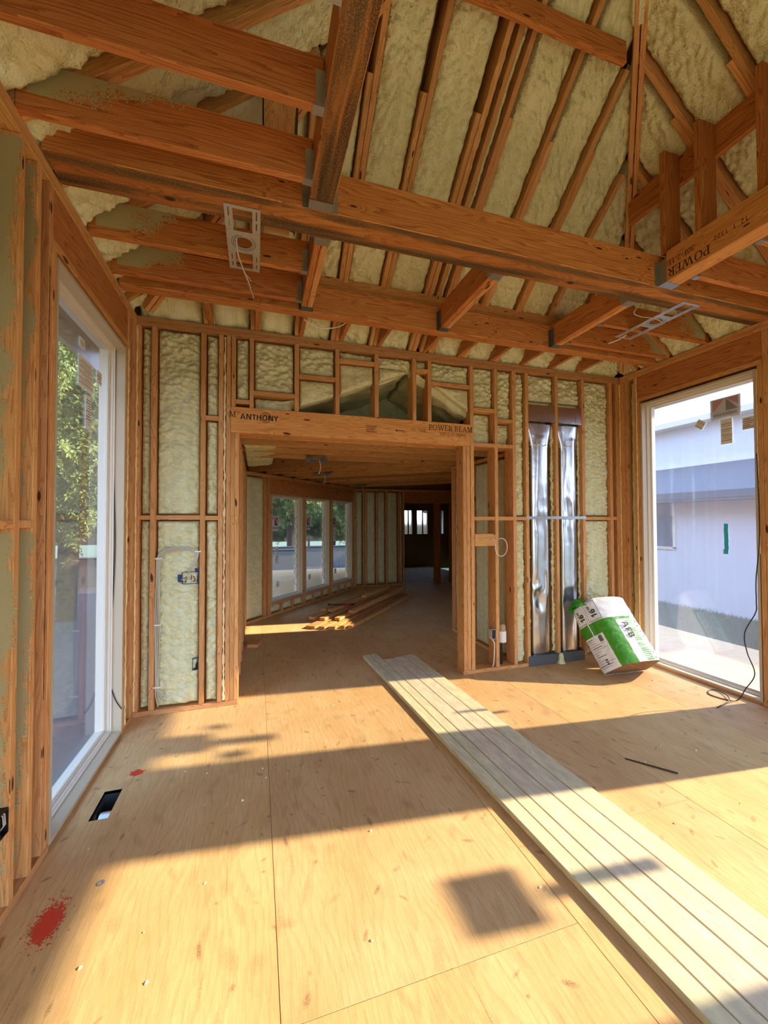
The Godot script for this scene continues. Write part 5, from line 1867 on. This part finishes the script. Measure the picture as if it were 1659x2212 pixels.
# ------------------------------------------------------------------ bale of insulation
func build_bale() -> void:
	var c1 := Vector3(3.123, 0.004, -3.088)
	var u := Vector3(0.9985, 0.0, 0.0551).normalized()
	var nrm := Vector3(-0.034, -0.768, 0.639).normalized()
	var v := nrm.cross(u).normalized()
	var l := Vector3(-0.064, 0.539, -0.368)
	var t := thing("insulation_bale", "green and white plastic-wrapped bale of insulation leaning back by the right window", "bale", Vector3(3.37, 0.0, -3.1))
	var corner := [Vector2(0, 0), Vector2(0.036, 0.160), Vector2(0.109, 0.273), Vector2(0.464, 0.277), Vector2(0.508, 0.0)]
	var prof := []
	var per := [0.0]
	for k in 5:
		var a: Vector2 = corner[k]
		var b: Vector2 = corner[(k + 1) % 5]
		per.append(per[k] + a.distance_to(b))
		var out := Vector2(-(b - a).y, (b - a).x).normalized()
		for j in 10:
			var f := j / 10.0
			var q := a.lerp(b, f) + out * 0.012 * sin(PI * f)
			if j == 0:
				# ease the corner
				var pa: Vector2 = corner[(k + 4) % 5]
				q = a + ((pa - a).normalized() + (b - a).normalized()) * 0.006
			prof.append([q, per[k] + a.distance_to(b) * f])
	var total: float = per[5]
	var mb := Mb.new()
	var nn := prof.size()
	var nt := 44
	var mid := Vector2(0.27, 0.15)
	for b in nt + 1:
		var f := float(b) / nt
		for a in nn + 1:
			var q: Vector2 = prof[a % nn][0]
			var p: float = prof[a][1] if a < nn else total
			var sh := 1.0
			if f > 0.93:
				sh = 1.0 - pow((f - 0.93) / 0.07, 2.0) * 0.30
			if f < 0.03:
				sh = 1.0 - (0.03 - f) * 0.8
			q = mid + (q - mid) * sh
			# the bale flattens towards its top, where it rests near the wall
			var lift := smoothstep(0.55, 1.0, f) * 0.05
			q.y = q.y + lift * (1.0 - clampf(q.y / 0.277, 0.0, 1.0))
			var at := c1 + u * q.x + v * q.y + l * f
			# creased wrapping
			var cr := absf(soft.get_noise_3d(p * 7.0, f * 1.2, 3.0)) * 0.010 + soft.get_noise_3d(p * 2.0, f * 5.0, 9.0) * 0.005
			at += (u * (q.x - mid.x) + v * (q.y - mid.y)).normalized() * (cr - 0.004)
			mb.vert(at, Vector3.UP, Vector2(p / total, 1.0 - f))
	for b in nt + 1:
		for a in nn + 1:
			var w := nn + 1
			var al := a if a > 0 else nn
			var ar := a if a < nn else 0
			var dx := mb.v[b * w + (ar + 1)] - mb.v[b * w + (al - 1)]
			var dy := mb.v[mini(b + 1, nt) * w + a] - mb.v[maxi(b - 1, 0) * w + a]
			var g := dx.cross(dy).normalized()
			var q: Vector2 = prof[a % nn][0]
			if g.dot(u * (q.x - mid.x) + v * (q.y - mid.y)) < 0.0:
				g = -g
			mb.n[b * w + a] = g
	for b in nt:
		for a in nn:
			var i := b * (nn + 1) + a
			mb.tri(i, i + 1, i + nn + 2)
			mb.tri(i, i + nn + 2, i + nn + 1)
	# printed wrap
	var im := Image.create(1024, 512, false, Image.FORMAT_RGB8)
	var white := Color(0.90, 0.89, 0.86)
	var green := Color(0.25, 0.56, 0.08)
	im.fill(white)
	var px := func(p: float) -> int: return int(p / total * 1024)
	var band := int((1.0 - 0.66) * 512)
	im.fill_rect(Rect2i(0, band, px.call(per[3] + 0.02), 512 - band), green)
	var a0: int = px.call(per[2])
	var a1: int = px.call(per[3])
	var fw := a1 - a0
	# lit face: white lettering band, green stripes
	im.fill_rect(Rect2i(a0 + int(fw * 0.30), band + 22, int(fw * 0.24), 512 - band - 22), white)
	im.fill_rect(Rect2i(a0 + int(fw * 0.54), band + 22, int(fw * 0.46), 512 - band - 22), white)
	for k in 24:
		im.fill_rect(Rect2i(a0 + int(fw * 0.56), band + 24 + k * 13, int(fw * 0.24), 7), green)
		if k % 3 == 0:
			im.fill_rect(Rect2i(a0 + int(fw * 0.86), band + 40 + k * 13, int(fw * 0.06), 9), Color(0.25, 0.24, 0.22))
	var r := RandomNumberGenerator.new()
	r.seed = 6
	for k in 60:
		im.fill_rect(Rect2i(a0 + r.randi_range(2, int(fw * 0.28)), band + r.randi_range(20, 310), r.randi_range(2, 10), 1), Color(0.75, 0.85, 0.6))
	for k in 12:
		var y := 14 + k * 12
		im.fill_rect(Rect2i(a0 + int(fw * 0.08), y, int(fw * r.randf_range(0.25, 0.5)), 2), Color(0.45, 0.43, 0.40))
	im.fill_rect(Rect2i(a0 + int(fw * 0.66), 20, 2, 130), Color(0.3, 0.3, 0.28))
	im.fill_rect(Rect2i(a0 + int(fw * 0.66), 148, int(fw * 0.3), 2), Color(0.3, 0.3, 0.28))
	im.fill_rect(Rect2i(a0 + int(fw * 0.78), 60, int(fw * 0.10), 22), Color(0.55, 0.54, 0.5))
	im.fill_rect(Rect2i(a0 + int(fw * 0.81), 66, int(fw * 0.05), 10), white)
	# shaded side: two framed size boxes and the product label
	for k in [[0.012, 0.140], [0.155, 0.285]]:
		var x0: int = px.call(k[0])
		var x1: int = px.call(k[1])
		for e in [Rect2i(x0, 20, x1 - x0, 3), Rect2i(x0, band - 12, x1 - x0, 3), Rect2i(x0, 20, 2, band - 30), Rect2i(x1, 20, 2, band - 30)]:
			im.fill_rect(e, Color(0.10, 0.10, 0.10))
	var lx: int = px.call(0.02)
	var lw: int = px.call(0.225) - lx
	im.fill_rect(Rect2i(lx, 262, lw, 250), white)
	for k in 14:
		im.fill_rect(Rect2i(lx + 12 + 8 * (k % 3), 276 + k * 16, r.randi_range(20, lw - 30), 2 if k % 4 else 4), Color(0.15, 0.15, 0.15))
	im.fill_rect(Rect2i(lx + int(lw * 0.7), 270, int(lw * 0.18), 44), Color(0.12, 0.12, 0.12))
	for k in 6:
		im.fill_rect(Rect2i(lx + int(lw * 0.7) + 3 + k * 4, 272, 1, 40), white)
	var m := plain(Color.WHITE, 0.38)
	m.albedo_texture = tex(im)
	put("wrap", mb.done(m), Vector3.ZERO, t)
	# open end: brown fibrous batts
	var eb := Mb.new()
	var ctr := c1 + u * mid.x + v * mid.y
	for a in nn:
		var ring_ := []
		for s in 5:
			for k in 2:
				var q: Vector2 = prof[(a + k) % nn][0]
				q = mid + (q - mid) * 0.97 * (1.0 - s / 4.0)
				var p := c1 + u * q.x + v * q.y
				ring_.append(p - l.normalized() * 0.014 * (soft.get_noise_3dv(p * 6.0) + 0.3) * (0.0 if s == 0 else 1.0) + l * 0.004)
		for s in 4:
			eb.face(ring_[s * 2], ring_[s * 2 + 1], ring_[s * 2 + 3], ring_[s * 2 + 2], -l)
	put("batt_end", eb.done(plain(Color(0.52, 0.38, 0.22), 0.95)), Vector3.ZERO, t)
	# gathered green film at the top
	var gb := Mb.new()
	var top := c1 + l + v * 0.13 + u * 0.05
	for k in 16:
		var a := TAU * k / 16.0
		var b := TAU * (k + 1) / 16.0
		var f := func(an: float, rr: float, h: float) -> Vector3: return top + u * cos(an) * rr * 1.3 + v * sin(an) * rr * 0.75 + l.normalized() * h
		var j0 := 0.75 + 0.35 * ((k * 5) % 4) / 3.0
		var j1 := 0.75 + 0.35 * (((k + 1) % 16 * 5) % 4) / 3.0
		gb.face(f.call(a, 0.12, -0.06), f.call(b, 0.12, -0.06), f.call(b, 0.08 * j1, 0.0), f.call(a, 0.08 * j0, 0.0), f.call(a, 1.0, 0.0) - top)
		gb.face(f.call(a, 0.08 * j0, 0.0), f.call(b, 0.08 * j1, 0.0), f.call(b, 0.03, 0.045 * j1), f.call(a, 0.03, 0.045 * j0), f.call(a, 1.0, 0.5) - top)
	put("film_end", gb.done(plain(Color(0.16, 0.50, 0.08), 0.35)), Vector3.ZERO, t)
	# pale strap over the shaded side
	var sp := []
	for b in range(2, nt + 1):
		var i := b * (nn + 1) + 8
		sp.append(mb.v[i] + mb.n[i] * 0.003)
	var sb := Mb.new()
	sb.tube(sp.slice(18), 0.005, 6)
	put("strap", sb.done(M.cable_white), Vector3.ZERO, t)
	# lettering
	var put_text := func(s: String, size: float, p: float, f: float, dir: Vector3, mm: Material) -> void:
		var b := int(f * nt)
		var a := 0
		while a < nn - 1 and prof[a][1] < p:
			a += 1
		var i := b * (nn + 1) + a
		var face_n: Vector3 = mb.n[i]
		var x := (dir - face_n * dir.dot(face_n)).normalized()
		text(t, "lettering", s, size, mb.v[i] + face_n * 0.006, Basis(x, face_n.cross(x), face_n), mm, "Droid Sans", true)
	put_text.call("AFB", 0.085, per[2] + 0.355 * 0.42, 0.46, -l, plain(Color(0.25, 0.24, 0.22), 0.6))
	put_text.call("16\"", 0.075, per[1] + 0.06, 0.80, l, M.black)
	put_text.call("16\"", 0.070, 0.09, 0.80, l, M.black)
	put_text.call("3 1/2\"", 0.035, per[2] + 0.355 * 0.88, 0.56, -l, plain(Color(0.3, 0.29, 0.27), 0.6))
	put_text.call("AFB", 0.030, 0.12, 0.12, l, M.black)


# ------------------------------------------------------------------ lumber in the far room
func build_lumber() -> void:
	# [x, z, height of underside, length, turn, width]
	var list := [[0.98, -6.28, 0.082, 1.45, 0.00, 0.085], [1.07, -6.20, 0.082, 1.35, 0.00, 0.085], [1.36, -6.03, 0.082, 2.3, 0.00, 0.088], [0.76, -5.98, 0.041, 2.4, 0.0, 0.09], [0.90, -5.87, 0.041, 2.35, 0.0, 0.09],
		[1.10, -5.80, 0.041, 2.5, 0.0, 0.088], [0.70, -5.62, 0.0, 2.9, 0.0, 0.14], [0.84, -5.54, 0.0, 2.7, 0.0, 0.09], [0.96, -5.49, 0.0, 2.8, 0.0, 0.09], [1.12, -5.50, 0.0, 2.6, 0.0, 0.06], [1.22, -5.48, 0.0, 2.55, 0.0, 0.06], [1.80, -6.95, 0.123, 1.1, 0.0, 0.09]]
	var words := ["top left stud of the lumber pile in the far room", "stud lying beside the top left one on the lumber pile", "long stud under the tool on the lumber pile", "darker stud at the left end of the lumber pile", "stud in the pile next to the darker left one",
		"stud in the middle of the lumber pile's second layer", "wide sunlit plank at the left foot of the lumber pile", "sunlit stud beside the wide plank at the pile's foot", "stud on the floor in the middle of the lumber pile", "narrow strip on the floor in the lumber pile", "rightmost long strip of the lumber pile", "short board on top of the far end of the lumber pile"]
	for k in list.size():
		var q: Array = list[k]
		var d := Vector3(0.645 + q[4], 0, -0.764 + q[4]).normalized()
		var a := Vector3(q[0], q[2] + 0.0205, q[1])
		var o := bar(null, "lumber", a, a + d * q[3], q[5], 0.039, Vector3.UP, M.fir, tone(0.75, 1.0))
		tag(o, words[k], "lumber", "pile of lumber in the far room")
	# tool lying on the pile: dark steel bar with a red grip
	var t := thing("pry_tool", "dark steel hand tool with a red grip lying on the lumber pile", "tool", Vector3(1.40, 0.125, -6.5))
	var d := Vector3(0.9, 0, 0.25).normalized()
	var p := Vector3(1.30, 0.138, -6.42)
	var mb := Mb.new()
	mb.tube([p - d * 0.18, p + d * 0.02], 0.009, 8)
	mb.box(p - d * 0.20 - Vector3(0.02, 0.008, 0.03), p - d * 0.20 + Vector3(0.02, 0.014, 0.03))
	put("steel_head", mb.done(M.black), Vector3.ZERO, t)
	var gb := Mb.new()
	gb.tube([p + d * 0.02, p + d * 0.08, p + d * 0.14], 0.015, 10)
	put("grip", gb.done(plain(Color(0.55, 0.12, 0.08), 0.6)), Vector3.ZERO, t)
	var eb := Mb.new()
	eb.tube([p + d * 0.14, p + d * 0.20], 0.016, 10)
	put("grip_end", eb.done(M.black), Vector3.ZERO, t)
	# offcut block near the passage
	var b := bar(null, "offcut", Vector3(-0.08, 0.021, -5.10), Vector3(0.04, 0.021, -5.07), 0.20, 0.038, Vector3.UP, M.fir, tone(0.9, 1.0))
	tag(b, "short block of wood lying on the floor just beyond the passage at left", "offcut")


# ------------------------------------------------------------------ recessed light mounting plates
func bracket(label: String, x0: float, x1: float, y: float, z0: float, z1: float, hub: float, m: Material) -> Node3D:
	var t := thing("light_bracket", label, "bracket", Vector3((x0 + x1) / 2, y, (z0 + z1) / 2))
	var w := x1 - x0
	var mb := Mb.new()
	var th := 0.0015
	var e := w * 0.23
	var h := 0.5 * w * 1.04
	var bar_ := func(a0: float, a1: float, b0: float, b1: float) -> void:
		mb.box(Vector3(a0, y - th / 2, b0), Vector3(a1, y + th / 2, b1))
	# rails with a long slot each
	for s in [[x0, x0 + e], [x1 - e, x1]]:
		var c: float = (s[0] + s[1]) / 2
		for k in [[z0, hub - h], [hub + h, z1]]:
			bar_.call(s[0], c - 0.003, k[0], k[1])
			bar_.call(c + 0.003, s[1], k[0], k[1])
			for g in [[k[0], k[0] + 0.03], [(k[0] + k[1]) / 2 - 0.012, (k[0] + k[1]) / 2 + 0.012], [k[1] - 0.02, k[1]]]:
				bar_.call(c - 0.003, c + 0.003, g[0], g[1])
	bar_.call(x0 + e, x1 - e, z0, z0 + 0.022)
	bar_.call(x0 + e, x1 - e, z1 - 0.022, z1)
	hole_plate(mb, Vector2(w, h * 2), w * 0.26, Vector3((x0 + x1) / 2, y, hub), Vector3.RIGHT, Vector3.BACK, th)
	put("plate", mb.done(m), Vector3.ZERO, t)
	var rb := Mb.new()
	for r in [w * 0.31, w * 0.37]:
		var pts := []
		for k in 22:
			var a: float = TAU * k / 25.0 + r * 30.0
			pts.append(Vector3((x0 + x1) / 2 + cos(a) * r, y - 0.001, hub + sin(a) * r))
		rb.tube(pts, 0.0014, 5)
	put("knockout_ring", rb.done(M.old_galv), Vector3.ZERO, t)
	return t


func build_brackets() -> void:
	var y := PL - 0.003
	bracket("perforated steel light mounting plate under the joists at left, wires hanging from it", -0.166, 0.012, y, -2.665, -2.125, -2.405, M.bracket)
	bracket("bright steel light mounting plate under the joists at right", 2.935, 3.112, y, -2.72, -2.126, -2.41, M.bracket)
	var a := Mb.new()
	var hub := Vector3(-0.10, y, -2.40)
	a.tube(smooth([hub + Vector3(-0.02, 0.08, 0.05), hub + Vector3(-0.015, 0.0, 0.02), hub + Vector3(-0.01, -0.05, -0.03), hub + Vector3(0.02, -0.10, -0.10), hub + Vector3(0.045, -0.13, -0.16), hub + Vector3(0.06, -0.17, -0.18)]), 0.0045, 7)
	tag(put("cable", a.done(M.cable), Vector3.ZERO), "cable hanging through the left light plate with split wire ends", "cable")
	var n := 0
	for q in [[Vector3(0.06, -0.17, -0.18), Vector3(0.075, -0.215, -0.185), M.cable_white], [Vector3(0.06, -0.17, -0.18), Vector3(0.088, -0.20, -0.19), M.copper], [Vector3(0.03, -0.11, -0.12), Vector3(0.062, -0.145, -0.125), M.cable_white]]:
		var mb := Mb.new()
		mb.tube([hub + q[0], (hub * 2 + q[0] + q[1]) / 2 + Vector3(0.004, 0, 0), hub + q[1]], 0.0018, 6)
		var o := put("wire", mb.done(q[2]), Vector3.ZERO)
		tag(o, ["pale wire end at the tip of the cable under the left light plate", "copper wire end at the tip of the cable under the left light plate", "pale wire end curling from the middle of the cable under the left light plate"][n], "wire", "wire ends under the left light plate")
		n += 1
	var b := Mb.new()
	b.tube(smooth([Vector3(2.78, 3.12, -2.33), Vector3(2.74, 3.055, -2.36), Vector3(2.83, 3.045, -2.38), Vector3(2.94, 3.045, -2.37), Vector3(3.03, 3.04, -2.38), Vector3(3.08, 3.03, -2.40)]), 0.004, 7)
	tag(put("cable", b.done(M.cable), Vector3.ZERO), "thin cable crossing the right light plate", "cable")
	var c := Mb.new()
	c.tube(smooth([Vector3(3.00, 3.05, -2.66), Vector3(2.98, 3.03, -2.71), Vector3(2.92, 3.01, -2.77)]), 0.004, 7)
	tag(put("cable", c.done(M.cable_white), Vector3.ZERO), "stub of white cable below the far end of the right light plate", "cable")
	bracket("dark light mounting plate under the joists of the room beyond, nearest one", 0.55, 0.78, 2.186, -4.98, -4.60, -4.78, M.old_galv)
	bracket("dark light mounting plate under the joists of the room beyond, middle one", 0.85, 1.08, 2.186, -6.5, -6.1, -6.3, M.old_galv)
	bracket("dark light mounting plate under the joists of the room beyond, farthest one", 1.9, 2.13, 2.186, -8.2, -7.8, -8.0, M.old_galv)
	for q in [[Vector3(0.70, 2.18, -4.78), 0.16, "near"], [Vector3(1.0, 2.18, -6.3), 0.13, "middle"], [Vector3(2.05, 2.18, -8.0), 0.2, "farthest"]]:
		var mb := Mb.new()
		mb.tube(smooth([q[0], q[0] + Vector3(0.015, -q[1] * 0.5, 0.0), q[0] + Vector3(-0.01, -q[1], 0.01)]), 0.004, 6)
		tag(put("cable", mb.done(M.cable_white), Vector3.ZERO), "white cable end hanging from the %s plate in the room beyond" % q[2], "cable", "cable ends in the room beyond")


# ------------------------------------------------------------------ floor register and litter
func build_debris() -> void:
	var t := thing("floor_register", "rectangular floor register opening with a shiny sheet-metal boot", "vent", Vector3(-0.742, -0.12, -2.486))
	var x0 := -0.785
	var x1 := -0.700
	var z0 := -2.605
	var z1 := -2.368
	var mb := Mb.new()
	var dp := -0.13
	mb.face(Vector3(x0, -0.004, z0), Vector3(x0, -0.004, z1), Vector3(x0, dp, z1), Vector3(x0, dp, z0), Vector3.RIGHT)
	mb.face(Vector3(x1, -0.004, z0), Vector3(x1, -0.004, z1), Vector3(x1, dp, z1), Vector3(x1, dp, z0), Vector3.LEFT)
	mb.face(Vector3(x0, -0.004, z0), Vector3(x1, -0.004, z0), Vector3(x1, dp, z0), Vector3(x0, dp, z0), Vector3.BACK)
	mb.face(Vector3(x0, -0.004, z1), Vector3(x1, -0.004, z1), Vector3(x1, dp, z1), Vector3(x0, dp, z1), Vector3.FORWARD)
	put("boot", mb.done(M.old_galv), Vector3.ZERO, t)
	var cb := Mb.new()
	for k in 14:
		var a := -0.3 + 3.4 * k / 14.0
		var b := -0.3 + 3.4 * (k + 1) / 14.0
		var f := func(an: float, x: float) -> Vector3: return Vector3(x, -0.078 + 0.062 * sin(an), z1 - 0.066 - 0.062 * cos(an))
		cb.face(f.call(a, x0 + 0.03), f.call(a, x1), f.call(b, x1), f.call(b, x0 + 0.03), Vector3(0, sin(a), -cos(a)))
	put("elbow", cb.done(M.galv), Vector3.ZERO, t)
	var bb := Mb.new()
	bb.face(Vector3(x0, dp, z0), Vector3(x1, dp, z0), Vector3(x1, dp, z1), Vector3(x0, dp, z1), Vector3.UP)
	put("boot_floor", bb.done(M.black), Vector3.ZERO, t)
	var tg := Mb.new()
	tg.face(Vector3(x0 + 0.001, -0.035, -2.475), Vector3(x0 + 0.001, -0.035, -2.43), Vector3(x0 + 0.001, -0.085, -2.43), Vector3(x0 + 0.001, -0.085, -2.475), Vector3.RIGHT)
	put("paper_tag", tg.done(M.paper), Vector3.ZERO, t)
	# washer by the left wall
	var wm := Mb.new()
	hole_plate(wm, Vector2(0.0, 0.0), 0.006, Vector3.ZERO, Vector3.RIGHT, Vector3.BACK, 0.002, 4)
	wm = Mb.new()
	for j in 24:
		var a := TAU * j / 24.0
		var b := TAU * (j + 1) / 24.0
		var i := Vector3(cos(a), 0, sin(a))
		var k := Vector3(cos(b), 0, sin(b))
		wm.face(i * 0.006, k * 0.006, k * 0.014, i * 0.014, Vector3.UP)
		wm.face(i * 0.014, k * 0.014, k * 0.014 - Vector3.UP * 0.002, i * 0.014 - Vector3.UP * 0.002, i)
		wm.face(i * 0.006, k * 0.006, k * 0.006 - Vector3.UP * 0.002, i * 0.006 - Vector3.UP * 0.002, -i)
	tag(put("washer", wm.done(M.hanger), Vector3(-0.60, 0.0024, -1.955)), "small steel washer lying on the floor at left", "washer")
	# dark splinters and pale crumbs of foam
	var r := RandomNumberGenerator.new()
	r.seed = 21
	for k in 44:
		var p := Vector3(r.randf_range(-0.75, 1.1), 0.0, r.randf_range(-3.3, -1.15)) if k % 3 else Vector3(r.randf_range(1.85, 3.6), 0.0, r.randf_range(-3.0, -1.3))
		var s := r.randf_range(0.003, 0.0075)
		var cm := Mb.new()
		var top := Vector3(r.randf_range(-0.3, 0.3) * s, s * r.randf_range(0.8, 1.4), 0)
		var rim := []
		for j in 6:
			var a := TAU * j / 6.0
			rim.append(Vector3(cos(a), 0.05, sin(a)) * s * r.randf_range(0.7, 1.5))
		for j in 6:
			var f0: Vector3 = rim[j]
			var f1: Vector3 = rim[(j + 1) % 6]
			var nn := (f1 - f0).cross(top - f0).normalized()
			if nn.y < 0.0:
				nn = -nn
			var i0 := cm.vert(f0, nn)
			var i1 := cm.vert(f1, nn)
			var i2 := cm.vert(top, nn)
			cm.tri(i0, i1, i2)
		tag(put("foam_crumb", cm.done(M.bead), p + Vector3.UP * 0.0005), "tiny pale crumb of foam lying on the plywood floor", "crumb", "foam crumbs on the floor")
	for q in [[Vector3(2.17, 0.003, -1.98), Vector3(2.33, 0.006, -1.77), 0.006], [Vector3(-0.846, 0.004, -1.80), Vector3(-0.83, 0.004, -1.66), 0.007], [Vector3(0.93, 0.003, -0.98), Vector3(0.96, 0.003, -0.94), 0.003]]:
		var o := bar(null, "splinter", q[0], q[1], q[2] * 1.6, q[2], Vector3.UP, M.bark if q[2] < 0.007 else M.fir, Color(0.7, 0.62, 0.5))
		tag(o, ["long dark splinter on the floor at right", "thin wood offcut strip along the left wall plate", "tiny dark splinter near the long boards"][[0.006, 0.007, 0.003].find(q[2])], "splinter")
